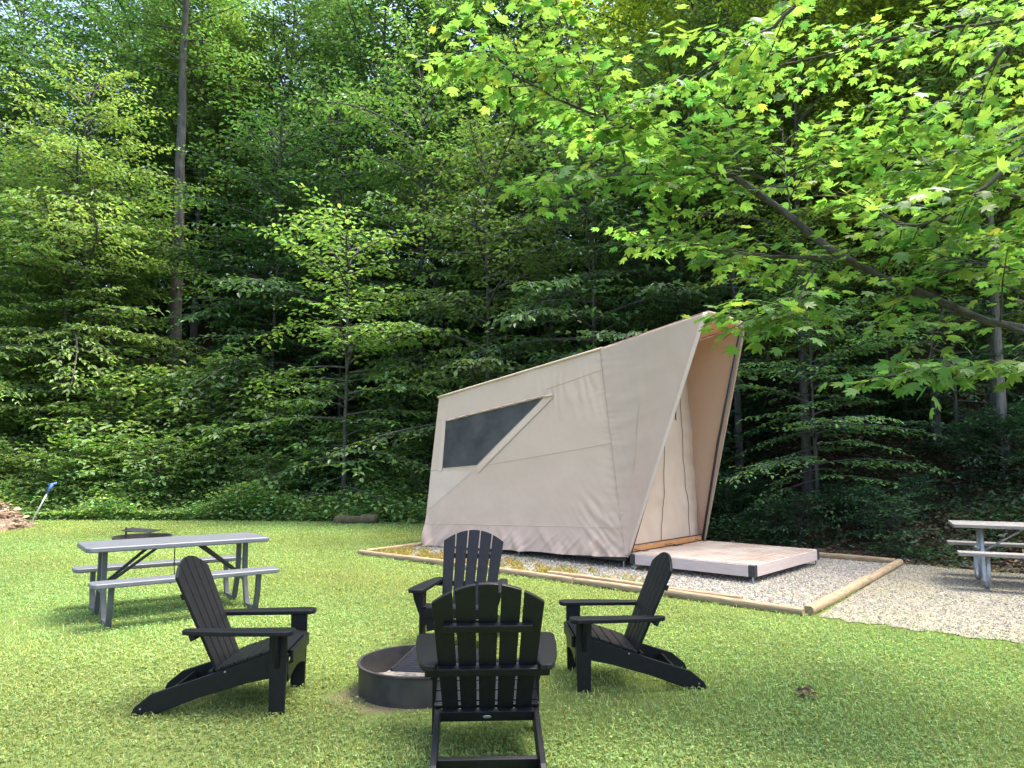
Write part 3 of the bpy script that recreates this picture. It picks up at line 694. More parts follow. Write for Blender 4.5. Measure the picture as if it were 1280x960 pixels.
    Vv, Ff, k = leaves(P, D, Nn, sz, 0.30, MAPLE_V, MAPLE_F)
    n = len(P)
    col = leaf_cols(r, n, k, 0.2, 0.14)
    red = np.repeat(r.uniform(0, 1, n) < 0.006, k)
    col[red] = np.array([1.7, 1.0, 0.9])
    root = empty('maple_tree', (0, 0, 0))
    tag(root, 'maple tree reaching in from the right with bright lobed leaves on a lichen spotted limb', 'tree')
    link('trunk', acc.mesh('maple_trunk', M['bark_maple']), root)
    link('crown', np_mesh('maple_crown', Vv, Ff, M['leaf_maple'], col=col), root)
    print('maple leaves', n)
build_maple()

# ------------------------------------------------------------------ tent
TENT = empty('canvas_tent', tuple(TF0), math.atan2(TA[1], TA[0]))
tag(TENT, 'beige canvas cabin tent with slanted roof, dark screen window and jutting entrance hood', 'tent')
KW, W = 0.145, 2.3
def tz(s):      # roof edge height along the tent
    return float(np.interp(s, [-4.446, -0.67, 1.186], [2.81, 3.394, 3.757]))
def tn(z, off=0.0): return KW * (z - 0.2) - off      # near wall lateral position
def fb(x, y, z, o=3): return mnoise.fractal(Vector((x, y, z)), 0.9, 2.0, o)
def grid_obj(name, fn, nu, nv, mat, parent=TENT, solid=0.0, smooth=True):
    V = np.array([fn(i / nu, j / nv) for j in range(nv + 1) for i in range(nu + 1)])
    ii, jj = np.meshgrid(np.arange(nu), np.arange(nv)); k0 = (jj * (nu + 1) + ii).ravel()
    F = np.stack([k0, k0 + 1, k0 + nu + 2, k0 + nu + 1], -1)
    o = link(name, np_mesh(name, V, F, mat, smooth=smooth), parent)
    if solid:
        md = o.modifiers.new('thickness', 'SOLIDIFY'); md.thickness = solid; md.offset = 0
    return o
def seam_s(z): return float(np.interp(z, [0.1, 3.394], [0.09, -0.67]))
def wrinkle(s, z, hood=False):
    d = 0.010 * fb(s * 0.8, z * 0.9, 3.1) + 0.004 * fb(s * 3, z * 2.2, 9)
    # billowed skirt folds
    k = max(0.0, 1 - (z - 0.02) / 0.62); k = k * k * (3 - 2 * k) if k > 0 else 0
    f = fb(s * 2.6 + 1.3 * z + 0.7, z * 1.1, 5.0, 2)
    d += k * (0.085 * max(0, f) ** 0.8 - 0.012 + 0.045 * abs(fb(s * 5 - 5 * z, z * 2.0, 2.0, 2)))
    # puckers beside the hood seam
    ds = abs(s - seam_s(z))
    pk = math.exp(-ds / 0.16)
    d += pk * 0.011 * math.sin(z * 52 + 9 * fb(0.3, z * 2.2, 1) + ds * 11 * math.sin(z * 3)) * max(0.05, 0.45 + 0.9 * fb(1, z * 2.5, 4))
    # corner drag lines towards lower front corner
    q = math.exp(-((s + 0.15) ** 2 / 0.5 + (z - 0.45) ** 2 / 0.35))
    d += q * 0.04 * fb((s + z * 1.1) * 8, (s - z) * 1.2, 6.0, 2)
    # pull lines under the upper seam near the hood
    q = math.exp(-((s + 1.1) ** 2 / 0.5 + (z - 2.75) ** 2 / 0.15))
    d += q * 0.007 * math.sin(s * 34 + z * 9 + 5 * fb(s * 2, z, 3))
    return d
def near_wall(u, v):
    zb = 0.03 + 0.15 * u + 0.02 * fb(u * 9, 0.3, 0.8, 2)
    s0, s1 = -4.40, seam_s(0.1)
    sb = s0 + (s1 - s0) * u
    st = -4.446 + (-0.67 + 4.446) * u
    s = sb + (st - sb) * v
    z = zb + (tz(st) - zb) * v
    return (s, tn(z) - wrinkle(s, z) - 0.006, z)
grid_obj('side_wall', near_wall, 190, 120, M['canvas'])
def far_wall(u, v):
    x, y, z = near_wall(u, v); return (x, W - tn(z) + 0.006 + (tn(z) - y) * 0.6, z)
grid_obj('side_wall', far_wall, 90, 60, M['canvas'])
def back_wall(u, v):
    z = 0.05 + (2.80 - 0.05) * v; t0 = tn(z); return (-4.42 - 0.02 * v + 0.02 * fb(u * 3, z, 8), t0 + (W - 2 * t0) * u, z)
grid_obj('back_wall', back_wall, 40, 40, M['canvas'])
def roof(u, v):
    s = -4.47 + (-0.66 + 4.47) * u; z = tz(s); t0 = tn(z) - 0.025
    return (s, t0 + (W - 2 * t0) * v, z + 0.012 + 0.05 * math.sin(math.pi * v) + 0.01 * fb(s * 2, v * 4, 2))
grid_obj('roof', roof, 60, 24, M['canvas'], solid=0.02)
# eave piping
bm = bmesh.new()
add_tube(bm, [(s, tn(tz(s)) - 0.016, tz(s) + 0.004) for s in np.linspace(-4.46, -0.67, 14)], 0.022, 8)
add_tube(bm, [(s, W - tn(tz(s)) + 0.016, tz(s) + 0.004) for s in np.linspace(-4.46, -0.67, 14)], 0.022, 8)
bm_obj('eave_piping', bm, M['canvas_light'], TENT, smooth=True)
# hood side panels: triangle from the seam to the front edge (peak to sill)
def hood_side(sign):
    def fn(u, v):
        z0 = 0.20 + (3.394 - 0.20) * v; s0 = seam_s(z0) - 0.03
        zf = 0.22 + (3.757 - 0.22) * v; sf = 0.115 + (1.186 - 0.115) * v
        s = s0 + (sf - s0) * u; z = z0 + (zf - z0) * u
        bulge = 0.05 * math.sin(math.pi * min(1, u * 1.05)) * math.sin(math.pi * v) ** 0.7
        d = -bulge + 0.010 + 0.012 * (1 - u) + 0.006 * fb(s * 1.4, z * 1.2, 4.4) \
            + math.exp(-u * 7) * 0.007 * math.sin(z * 50 + 9 * fb(0.4, z * 1.8, 3)) * max(0.1, 0.5 + fb(2, z * 2, 6)) + 0.005 * fb(s * 5 + z * 2, z * 1.2 - s, 8.2, 2) \
            + 0.008 * fb((z - 0.35 * s) * 4.5, s * 0.8, 1.7, 2) * (1.1 - u)
        t_ = tn(z) - d
        return (s, t_ if sign > 0 else W - t_, z)
    return fn
for sg in (1, -1):
    p = grid_obj('hood_side', hood_side(sg), 60, 110, M['canvas_hood'], solid=0.004)
    # pale hem band along the front edge
    def hem(u, v, sg=sg):
        z = 0.24 + (3.757 - 0.24) * v; s = 0.115 + (1.186 - 0.115) * v - 0.075 * (1 - u) * (0.5 + 0.5 * v) + 0.004
        t_ = tn(z) - 0.019; return (s, t_ if sg > 0 else W - t_, z)
    grid_obj('hem', hem, 3, 40, M['canvas_light'], parent=p, solid=0.006)
def hood_roof(u, v):
    s = -0.67 + (1.186 + 0.67) * u; z = tz(s); t0 = tn(z) - 0.012
    return (s - 0.0 * v, t0 + (W - 2 * t0) * v, z + 0.014 + 0.035 * math.sin(math.pi * v) * (1 - 0.3 * u))
hr = grid_obj('hood_roof', hood_roof, 30, 20, M['canvas_hood'], solid=0.006)
def valance(u, v):
    zt = 3.757 + 0.012 + 0.0245 * math.sin(math.pi * u); t0 = tn(3.757) - 0.012
    drop = 0.085 + 0.02 * math.sin(math.pi * u)
    return (1.19 - 0.10 * (1 - v) * 0.35, t0 + 0.004 + (W - 2 * t0 - 0.008) * u, zt - drop * (1 - v))
grid_obj('valance', valance, 20, 4, M['canvas_hood'], parent=hr, solid=0.005)
# door wall inside the hood
def door_wall(u, v):
    z = 0.33 + (3.42 - 0.33) * v; t0 = tn(z) + 0.02
    s = 0.02 + 0.10 * v
    d = 0.03 * fb(u * 2.5, z * 1.3, 7) + 0.012 * fb(u * 7 + z * 2, z * 1.5 - u * 3, 2) + 0.03 * math.exp(-((u - 0.9) / 0.12) ** 2) * fb(u * 3, z * 5, 3, 2)
    d += 0.012 * math.sin(z * 5 + u * 3) * (1 - v)
    return (s + d, t0 + (W - 2 * t0) * u, z)
dw = grid_obj('door', door_wall, 60, 70, M['canvas_door'])
def dpt(u, v, off=0.015):
    q = door_wall(u, v); return (q[0] + off, q[1], q[2])
bm = bmesh.new()
for fu in (lambda v: 0.44 + 0.02 * math.sin(v * 5), lambda v: 0.83 + 0.03 * math.sin(v * 6 + 1) - 0.03 * v, lambda v: 0.035 + 0.005 * math.sin(v * 9)):
    add_tube(bm, [dpt(fu(v), v) for v in np.linspace(0.0, 0.80, 30)], 0.004, 6)
add_tube(bm, [dpt(0.66 + 0.004 * math.sin(v * 30), v, 0.02) for v in np.linspace(0.62, 0.70, 8)], 0.008, 6)
for u_ in (0.05, 0.45, 0.52, 0.9):
    add_tube(bm, [dpt(u_, 0.004, 0.02), (0.10, 0.03 + 2.2 * u_, 0.285), (0.20, 0.06 + 2.2 * u_ + 0.05, 0.262), (0.23, 0.20 + 2.2 * u_, 0.262)], 0.006, 6)
bm_obj('zipper', bm, M['black_cord'], dw, smooth=True)
bm = bmesh.new(); add_box(bm, (0.05, W / 2, 0.295), (0.09, W - 0.10, 0.085))
bm_obj('sill', bm, M['orange_wood'], TENT, bevel=0.006)
bm = bmesh.new(); add_box(bm, (0.075, W / 2, 0.345), (0.03, W - 0.10, 0.012))
bm_obj('sill_track', bm, M['dark_frame'], TENT)
# inner hood poles (dark) at the far front edge and the corner
bm = bmesh.new()
add_tube(bm, [(0.10, W - tn(0.28) - 0.04, 0.26), (0.55, W - tn(1.9) - 0.045, 1.9), (1.09, W - tn(3.6) - 0.05, 3.58)], 0.021, 8)
add_tube(bm, [(0.10, tn(0.28) + 0.04, 0.26), (0.55, tn(1.9) + 0.045, 1.9), (1.09, tn(3.6) + 0.05, 3.58)], 0.016, 8)
add_tube(bm, [(0.16, W - tn(3.3) - 0.05, 3.30), (0.16, tn(3.3) + 0.05, 3.30)], 0.016, 8)
bm_obj('hood_pole', bm, M['dark_frame'], TENT, smooth=True)
bm = bmesh.new()
arc = [(1.02 + 0.06 * math.cos(a), 0.62 + 0.11 * math.sin(a), 3.66 - 0.05 * (1 - math.cos(a * 0.5))) for a in np.linspace(0, 6.0, 18)]
add_tube(bm, arc, 0.006, 6)
bm_obj('tie_cord', bm, M['black_cord'], TENT, smooth=True)
# window: screen, frame band
def wpt(s, z, off): return (s, tn(z) - off - 0.006, z)
def quad_patch(name, c4, off, mat, nu=30, nv=16, parent=TENT, solid=0.0, wr=1.0, sag=0.0, smooth=True):
    c4 = [np.array(c) for c in c4]
    def fn(u, v):
        p = (c4[0] * (1 - u) + c4[1] * u) * (1 - v) + (c4[3] * (1 - u) + c4[2] * u) * v
        d = wrinkle(p[0], p[1]) * wr + sag * (fb(p[0] * 1.6, p[1] * 1.6, 2.2, 2)) * (u * (1 - u) * v * (1 - v) * 16) ** 0.5
        return wpt(p[0], p[1], off + d)
    return grid_obj(name, fn, nu, nv, mat, parent=parent, solid=solid, smooth=smooth)
win = quad_patch('window', [(-4.10, 1.452), (-3.22, 1.515), (-1.80, 2.66), (-4.16, 2.325)], 0.012, M['screen'], sag=0.008)
def band(name, pts, w, off, mat, parent, solid=0.008):
    a, b_ = np.array(pts[0], float), np.array(pts[1], float); d = (b_ - a) / np.linalg.norm(b_ - a); n = np.array([-d[1], d[0]])
    quad_patch(name, [a - n * w / 2, b_ - n * w / 2, b_ + n * w / 2, a + n * w / 2], off, mat, 40, 2, parent, solid, smooth=False)
band('window_frame', ((-4.16, 1.40), (-4.215, 2.40)), 0.10, 0.014, M['canvas_light'], win, 0.002)
band('window_frame', ((-3.18, 1.43), (-1.60, 2.715)), 0.125, 0.0145, M['canvas_light'], win, 0.002)
# rolled flap above the window
bm = bmesh.new()
for q in range(9):
    sa, sb_ = -4.18 + 0.29 * q + 0.02, -4.18 + 0.29 * (q + 1) - 0.01
    za, zb_ = np.interp(sa, [-4.16, -1.80], [2.345, 2.685]), np.interp(sb_, [-4.16, -1.80], [2.345, 2.685])
    add_tube(bm, [wpt(sa, za, 0.026), wpt((sa + sb_) / 2, (za + zb_) / 2 - 0.008, 0.036), wpt(sb_, zb_, 0.026)], [0.012, 0.017, 0.012], 8)
bm_obj('rolled_flap', bm, M['canvas'], win, smooth=True)
# seams
def seam(a, b_, rad=0.006):
    bm = bmesh.new(); pts = []
    for u in np.linspace(0, 1, 50):
        s = a[0] + (b_[0] - a[0]) * u; z = a[1] + (b_[1] - a[1]) * u; pts.append(wpt(s, z, wrinkle(s, z) + 0.001))
    add_tube(bm, pts, rad, 6); bm_obj('seam', bm, M['canvas'], TENT, smooth=True)
seam((-4.407, 1.40), (-4.12, 1.425)); seam((-3.22, 1.48), (-0.36, 1.86))
seam((-4.37, 2.366), (-4.2, 2.39)); seam((-1.75, 2.80), (-0.58, 3.057)); seam((-4.38, 0.42), (-0.05, 0.60), 0.005)
# upper triangle of doubled canvas (a lighter second layer, left of the diagonal seam)
quad_patch('canvas_panel', [(-4.375, 0.66), (-3.30, 1.40), (-4.14, 1.40), (-4.40, 1.38)], 0.004, M['canvas_light'], 30, 20)
# base frame, joists and feet
bm = bmesh.new()
for t_ in (0.10, W - 0.10): add_box(bm, (-2.15, t_, 0.165), (4.3, 0.08, 0.11))
for s in (-4.26, -2.9, -1.45, -0.05): add_box(bm, (s, W / 2, 0.163), (0.07, W - 0.29, 0.10))
bm_obj('base_frame', bm, M['dark_frame'], TENT, bevel=0.004)
bm = bmesh.new(); add_box(bm, (-2.15, W / 2, 0.235), (4.28, W - 0.22, 0.026)); bm_obj('floor', bm, M['dark_frame'], TENT)
for s in (-4.2, -2.15, -0.08):
    for t_ in (0.12, W - 0.12):
        bm = bmesh.new(); add_tube(bm, [(s, t_, 0.022), (s, t_, 0.115)], 0.014, 8); add_tube(bm, [(s, t_, 0.010), (s, t_, 0.022)], 0.045, 10)
        bm_obj('foot', bm, M['galv'], TENT)

# deck
DECK = empty('wooden_deck', tuple(TF0 + TA * 0.12), math.atan2(TA[1], TA[0]))
tag(DECK, 'low bleached wooden deck platform in front of the tent door', 'deck')
DL, DW = 1.86, 2.27
bm = bmesh.new(); nb_ = 16
for i in range(nb_):
    w0 = DL / nb_
    add_box(bm, (i * w0 + w0 / 2, DW / 2 + 0.01, 0.238), (w0 - 0.007, DW - 0.004, 0.024))
bm_obj('deck_boards', bm, M['deck'], DECK, bevel=0.002)
for c, s in (((DL / 2, -0.012, 0.170), (DL - 0.12, 0.022, 0.148)), ((DL + 0.012, DW / 2 + 0.01, 0.170), (0.022, DW - 0.12, 0.148)), ((DL / 2, DW + 0.032, 0.170), (DL - 0.12, 0.022, 0.148))):
    bm = bmesh.new(); add_box(bm, c, s); bm_obj('fascia', bm, M['fascia'], DECK, bevel=0.003)
for x in (0.045, DL - 0.02):
    for y in (0.02, DW - 0.0):
        bm = bmesh.new(); add_box(bm, (x, y, 0.166), (0.088, 0.088, 0.146)); b_ = bm_obj('corner_bracket', bm, M['dark_frame'], DECK, bevel=0.004)
        bm = bmesh.new(); add_tube(bm, [(x, y, 0.022), (x, y, 0.094)], 0.013, 8); add_tube(bm, [(x, y, 0.008), (x, y, 0.022)], 0.035, 10)
        bm_obj('screw_foot', bm, M['galv'], b_)
bm = bmesh.new()
for t_ in (0.3, 1.1, 1.9): add_box(bm, (DL / 2, t_, 0.175), (DL - 0.1, 0.05, 0.095))
bm_obj('joist', bm, M['dark_frame'], DECK)

# ------------------------------------------------------------------ landscape timbers round the pad
def timber(p, q, rad, z, label, flat=0.80):
    p = np.array([p[0], p[1], z]); q = np.array([q[0], q[1], z]); L = np.linalg.norm(q - p); d = (q - p) / L
    n = 14; an = np.linspace(0, 2 * np.pi, n, endpoint=False) + math.pi / n
    pr = np.stack([np.clip(np.cos(an), -0.93, 0.93), np.clip(np.sin(an), -flat, flat)], -1) * rad
    m_ = 10
    bm = bmesh.new(); rings = []
    for i in range(m_ + 1):
        x = L * i / m_; wz = 0.006 * math.sin(x * 2 + p[0]) ; wy = 0.008 * math.sin(x * 1.3 + p[1])
        rings.append([bm.verts.new((x, a + wy + random.uniform(-.0012, .0012), b_ + wz + random.uniform(-.0012, .0012))) for a, b_ in pr])
    for i in range(m_):
        for j in range(n): bm.faces.new((rings[i][j], rings[i][(j + 1) % n], rings[i + 1][(j + 1) % n], rings[i + 1][j]))
    bm.faces.new(rings[0][::-1]); bm.faces.new(rings[-1])
    o = bm_obj('landscape_timber', bm, M['timber'], None, tuple(p), bevel=0.006)
    o.rotation_euler = (0, 0, math.atan2(d[1], d[0])); tag(o, label, 'timber', 'timbers edging the gravel pad')
fr = lambda s: PA + (PB - PA) * s
timber(fr(0.0), fr(0.315), 0.052, 0.042, 'pale round timber at the left end of the pad, running to behind the far chair')
timber(fr(0.32), fr(0.60), 0.050, 0.040, 'edging timber between the far chair and the right chair, below the sawn beam')
timber(fr(0.605), fr(0.775), 0.048, 0.038, 'short edging timber behind the back of the right chair')
timber(fr(0.78), fr(0.995), 0.052, 0.042, 'rounded edging timber at the front corner of the gravel pad')
nrm_ = (PC - PB) / np.linalg.norm(PC - PB)
timber(fr(0.535) + nrm_ * 0.13, fr(0.90) + nrm_ * 0.10, 0.050, 0.066, 'sawn beam laid along the inside of the front edging timbers', flat=0.72)
br_ = lambda s: PB + (PC - PB) * s
timber(br_(0.008), br_(0.55), 0.060, 0.047, 'edging timber running back from the front corner beside the gravel drive')
timber(br_(0.556), br_(0.99), 0.056, 0.045, 'edging timber at the far right corner of the gravel pad')
bk = lambda s: PC + (PD - PC) * s
timber(bk(0.01), bk(0.36), 0.058, 0.045, 'back edging timber under the shaded bank behind the deck')
timber(bk(0.365), bk(0.7), 0.058, 0.045, 'back edging timber hidden mostly behind the tent')
lf = lambda s: PA + (PD - PA) * s
timber(lf(0.03), lf(0.5), 0.050, 0.04, 'thin edging timber along the left end of the pad by the tent back')

# ------------------------------------------------------------------ adirondack chairs
def make_chair(parent_name, label):
    root = empty(parent_name); tag(root, label, 'chair', 'black chairs round the fire ring')
    m = M['chair']
    # side stringers
    prof = [(0.075, 0.245), (0.075, 0.375), (-0.03, 0.388), (-0.40, 0.262), (-0.52, 0.222), (-0.80, 0.135), (-0.90, 0.055), (-0.925, 0.0), (-0.79, 0.0), (-0.50, 0.105), (-0.2, 0.19)]
    for sg in (1, -1):
        bm = bmesh.new(); add_prism(bm, prof, lambda p, d: (p[0], d, p[1]), sg * 0.252, sg * 0.282); bm_obj('rear_leg', bm, m, root, bevel=0.004)
        # front leg board, slight forward taper
        bm = bmesh.new(); add_prism(bm, [(-0.035, 0), (0.065, 0), (0.072, 0.30), (0.072, 0.515), (-0.045, 0.515), (-0.04, 0.3)], lambda p, d: (p[0], d, p[1]), sg * 0.283, sg * 0.315)
        bm_obj('front_leg', bm, m, root, bevel=0.004)
        bm = bmesh.new()
        add_prism(bm, [(sg * 0.317, 0.514), (sg * 0.392, 0.514), (sg * 0.375, 0.44), (sg * 0.340, 0.35), (sg * 0.317, 0.29)], lambda p, d: (d, p[0], p[1]), -0.002, 0.028)
        bm_obj('arm_bracket', bm, m, root, bevel=0.004)
        out = [(0.115, 0.285), (0.125, 0.31), (0.125, 0.37), (0.11, 0.40), (0.07, 0.415), (-0.12, 0.408), (-0.36, 0.385), (-0.55, 0.352), (-0.595, 0.335), (-0.605, 0.31), (-0.60, 0.272), (-0.56, 0.265), (0.09, 0.268)]
        bm = bmesh.new(); add_prism(bm, [(x, sg * y) for x, y in out], lambda p, d: (p[0], p[1], d), 0.517, 0.547); bm_obj('armrest', bm, m, root, bevel=0.006)
    # seat slats follow the stringers' top
    bm = bmesh.new()
    path = [(0.088, 0.352, 1.15), (0.028, 0.398, 0.18), (-0.060, 0.388, -0.32), (-0.146, 0.360, -0.32), (-0.232, 0.332, -0.32), (-0.318, 0.304, -0.32)]
    for x, z, a in path[1:]:
        add_box(bm, (x, 0, z), (0.083, 0.56, 0.022), Matrix.Rotation(a, 3, 'Y'))
    add_box(bm, (0.089, 0, 0.355), (0.022, 0.50, 0.085))
    add_box(bm, (-0.378, 0, 0.281), (0.034, 0.56, 0.022), Matrix.Rotation(-0.32, 3, 'Y'))
    bm_obj('seat', bm, m, root, bevel=0.005)
    # curved front apron
    bm = bmesh.new(); ap = [(-0.25, 0.19), (-0.25, 0.30), (0.25, 0.30), (0.25, 0.19)] + [(y, 0.19 + 0.045 * math.cos(y / 0.25 * math.pi / 2)) for y in np.linspace(0.2, -0.2, 9)]
    add_prism(bm, ap, lambda p, d: (d, p[0], p[1]), 0.050, 0.074); bm_obj('apron', bm, m, root, bevel=0.003)
    # back slats (fan)
    P0 = Vector((-0.405, 0, 0.250)); ang = R(23.5); dv = Vector((-math.sin(ang), 0, math.cos(ang))); nv_ = Vector((math.cos(ang), 0, math.sin(ang)))
    bp = lambda w, l, n: P0 + dv * l + Vector((0, w, 0)) + nv_ * n
    bm = bmesh.new(); L = 0.79
    topl = lambda w: L - 0.115 * (abs(w) / 0.295) ** 2
    for i in range(-2, 3):
        b0, b1 = i * 0.0965 - 0.042, i * 0.0965 + 0.042
        t0, t1 = i * 0.1185 - 0.0525, i * 0.1185 + 0.0525
        pts = [(b0, -0.02), (b1, -0.02)] + [(t1 + (t0 - t1) * q, topl(t1 + (t0 - t1) * q)) for q in np.linspace(0, 1, 6)]
        add_prism(bm, pts, lambda p, d: bp(p[0], p[1], d), 0.0, 0.022)
    back = bm_obj('backrest', bm, m, root, bevel=0.004)
    rotb = Matrix.Rotation(-ang, 3, 'Y')
    bm = bmesh.new(); add_box(bm, bp(0, 0.545, -0.018), (0.034, 0.46, 0.042), rotb); bm_obj('back_brace', bm, m, root, bevel=0.005)
    bm = bmesh.new(); add_box(bm, bp(0, 0.282, -0.021), (0.036, 0.655, 0.046), rotb); bm_obj('back_brace', bm, m, root, bevel=0.005)
    bm = bmesh.new(); add_box(bm, bp(0, 0.0, -0.020), (0.030, 0.50, 0.062), rotb); rail = bm_obj('back_rail', bm, m, root, bevel=0.004)
    bm = bmesh.new(); bmesh.ops.create_uvsphere(bm, u_segments=16, v_segments=8, radius=1, matrix=Matrix.Translation(bp(0, 0.0, -0.036)) @ rotb.to_4x4() @ Matrix.Diagonal((0.003, 0.024, 0.010, 1)))
    bm_obj('badge', bm, M['badge'], rail, smooth=True)
    bm = bmesh.new(); add_box(bm, (-0.70, 0, 0.098), (0.026, 0.50, 0.075), Matrix.Rotation(R(-22), 3, 'Y')); bm_obj('stretcher', bm, m, root, bevel=0.004)
    bm = bmesh.new()
    for sg in (1, -1):
        for x, z in ((-0.86, 0.045), (-0.33, 0.27), (0.02, 0.33)):
            add_tube(bm, [(x, sg * 0.280, z), (x, sg * 0.285, z)], 0.006, 8)
    bm_obj('bolts', bm, M['badge'], root)
    return root
def copy_tree(o, parent=None):
    c = o.copy(); COL.objects.link(c)
    if parent is not None: c.parent = parent
    for ch in list(o.children): copy_tree(ch, c)
    return c
def heading(o, x, y, hx, hy, s=1.0):
    o.location = (x, y, 0.0); o.rotation_euler = (0, 0, math.atan2(hy, hx)); o.scale = (s, s, s)
ch0 = make_chair('adirondack_chair', 'black slatted chair with its back to the camera in front of the fire ring')
chairs = [ch0] + [copy_tree(ch0) for _ in range(3)]
heading(chairs[0], -0.155, 4.53, -0.05, 1.0, 1.0)
heading(chairs[1], -1.52, 5.13, 1.0, 0.06, 0.97)
heading(chairs[2], 0.50, 5.57, -1.0, -0.05, 0.93)
heading(chairs[3], -0.46, 6.30, -0.16, -0.98, 0.97)
chairs[1]['label'] = 'black slatted chair left of the fire ring, facing right, seen from its side'
chairs[2]['label'] = 'black slatted chair right of the fire ring, facing left towards it'
chairs[3]['label'] = 'black slatted chair behind the fire ring, facing the camera, half hidden'

# ------------------------------------------------------------------ fire rings
def fire_ring(label, loc, rad, ht, rz, raised):
    root = empty('fire_ring', loc, rz); tag(root, label, 'fire ring', 'steel fire rings on the lawn')
    bm = bmesh.new(); n = 64
    prof = [(rad, 0.0), (rad, ht - 0.018), (rad + 0.010, ht - 0.012), (rad + 0.010, ht), (rad - 0.012, ht), (rad - 0.012, 0.0)]
    rings = [[bm.verts.new((r_ * math.cos(2 * math.pi * i / n), r_ * math.sin(2 * math.pi * i / n), z)) for r_, z in prof] for i in range(n)]
    for i in range(n):
        a, b_ = rings[i], rings[(i + 1) % n]
        for k in range(len(prof) - 1): bm.faces.new((a[k], b_[k], b_[k + 1], a[k + 1]))
    bm_obj('ring_wall', bm, M['steel'], root, smooth=False)
    bm = bmesh.new()
    vs_ = {}
    for i in range(13):
        for j in range(40):
            r_ = (rad - 0.02) * i / 12; a = 2 * math.pi * j / 40
            x, y = r_ * math.cos(a), r_ * math.sin(a)
            vs_[i, j] = bm.verts.new((x, y, 0.045 + 0.03 * fb(x * 5, y * 5, 1.0) + 0.012 * fb(x * 18, y * 18, 3)))
    for i in range(12):
        for j in range(40):
            try: bm.faces.new((vs_[i, j], vs_[i, (j + 1) % 40], vs_[i + 1, (j + 1) % 40], vs_[i + 1, j]))
            except ValueError: pass
    bm_obj('ash_bed', bm, M['ash'], root)
    bm = bmesh.new()
    if raised:
        gz_ = ht + 0.10; c = Vector((-0.02, 0, gz_)); rot = Matrix.Rotation(R(5), 3, 'Y')
        add_tube(bm, [(-0.25, -0.12, 0.03), (-0.25, -0.12, ht + 0.17)], 0.018, 8)
        add_tube(bm, [(-0.25, -0.12, gz_ - 0.01), (-0.10, -0.05, gz_ - 0.01)], 0.012, 8)
        gw, gl = 0.25, 0.27
    else:
        gz_ = ht + 0.004; c = Vector((rad * 0.36, 0, gz_)); rot = Matrix.Rotation(R(0), 3, 'Y'); gw, gl = rad * 0.62, rad * 0.72
    for k in range(15):
        y = -gl + 2 * gl * k / 14
        add_tube(bm, [c + rot @ Vector((-gw, y, 0)), c + rot @ Vector((gw, y, 0))], 0.0075, 6)
    for x in (-gw, gw): add_tube(bm, [c + rot @ Vector((x, -gl - 0.01, 0.005)), c + rot @ Vector((x, gl + 0.01, 0.005))], 0.010, 6)
    bm_obj('grate', bm, M['steel_black'], root)
    return root
fire_ring('low round steel fire ring with a grate among the four black chairs', (-0.65, 5.37, 0.0), 0.425, 0.20, R(-8), False)
fire_ring('distant steel fire ring with a raised grate on the lawn behind the grey picnic table', (ux(192, 13.9) - 0.1, 13.9, 0.0), 0.50, 0.20, R(8), True)
# pale stone and a sprout in the near ring
bm = bmesh.new(); bmesh.ops.create_icosphere(bm, subdivisions=2, radius=0.045)
for v_ in bm.verts: v_.co *= 1 + 0.35 * fb(v_.co.x * 14, v_.co.y * 14, v_.co.z * 14); v_.co.z *= 0.6
o = bm_obj('stone', bm, M['white_paint'], None, (-0.80, 5.22, 0.07), smooth=False); tag(o, 'small pale stone lying in the ash of the near fire ring', 'stone')

# ------------------------------------------------------------------ grey picnic table (left)
TBL = empty('picnic_table', (-3.63, 8.10, 0), math.atan2(0.60, 0.80)); tag(TBL, 'grey resin picnic table with two benches on the lawn at left', 'picnic table', 'picnic tables')
def rounded_slab(bm, L, Wd, z0, z1, yc=0.0, rad=0.06, xc=0.0):
    pts = []
    for cx, cy_, a0 in ((L / 2 - rad, Wd / 2 - rad, 0), (-L / 2 + rad, Wd / 2 - rad, 90), (-L / 2 + rad, -Wd / 2 + rad, 180), (L / 2 - rad, -Wd / 2 + rad, 270)):
        for a in np.linspace(a0, a0 + 90, 6): pts.append((xc + cx + rad * math.cos(R(a)), yc + cy_ + rad * math.sin(R(a))))
    add_prism(bm, pts, lambda p, d: (p[0], p[1], d), z0, z1)
bm = bmesh.new(); rounded_slab(bm, 1.80, 0.74, 0.695, 0.745); bm_obj('tabletop', bm, M['table_grey'], TBL, bevel=0.012, seg=3)
for sg in (1, -1):
    bm = bmesh.new(); rounded_slab(bm, 1.78, 0.25, 0.40, 0.445, sg * 0.62, 0.05); bm_obj('bench', bm, M['table_grey'], TBL, bevel=0.01, seg=3)
def bar(bm, a, b_, w=0.05, h=0.05):
    a, b_ = Vector(a), Vector(b_); d = b_ - a; q = d.to_track_quat('X', 'Z').to_matrix()
    add_box(bm, (a + b_) / 2, (d.length, w, h), q)
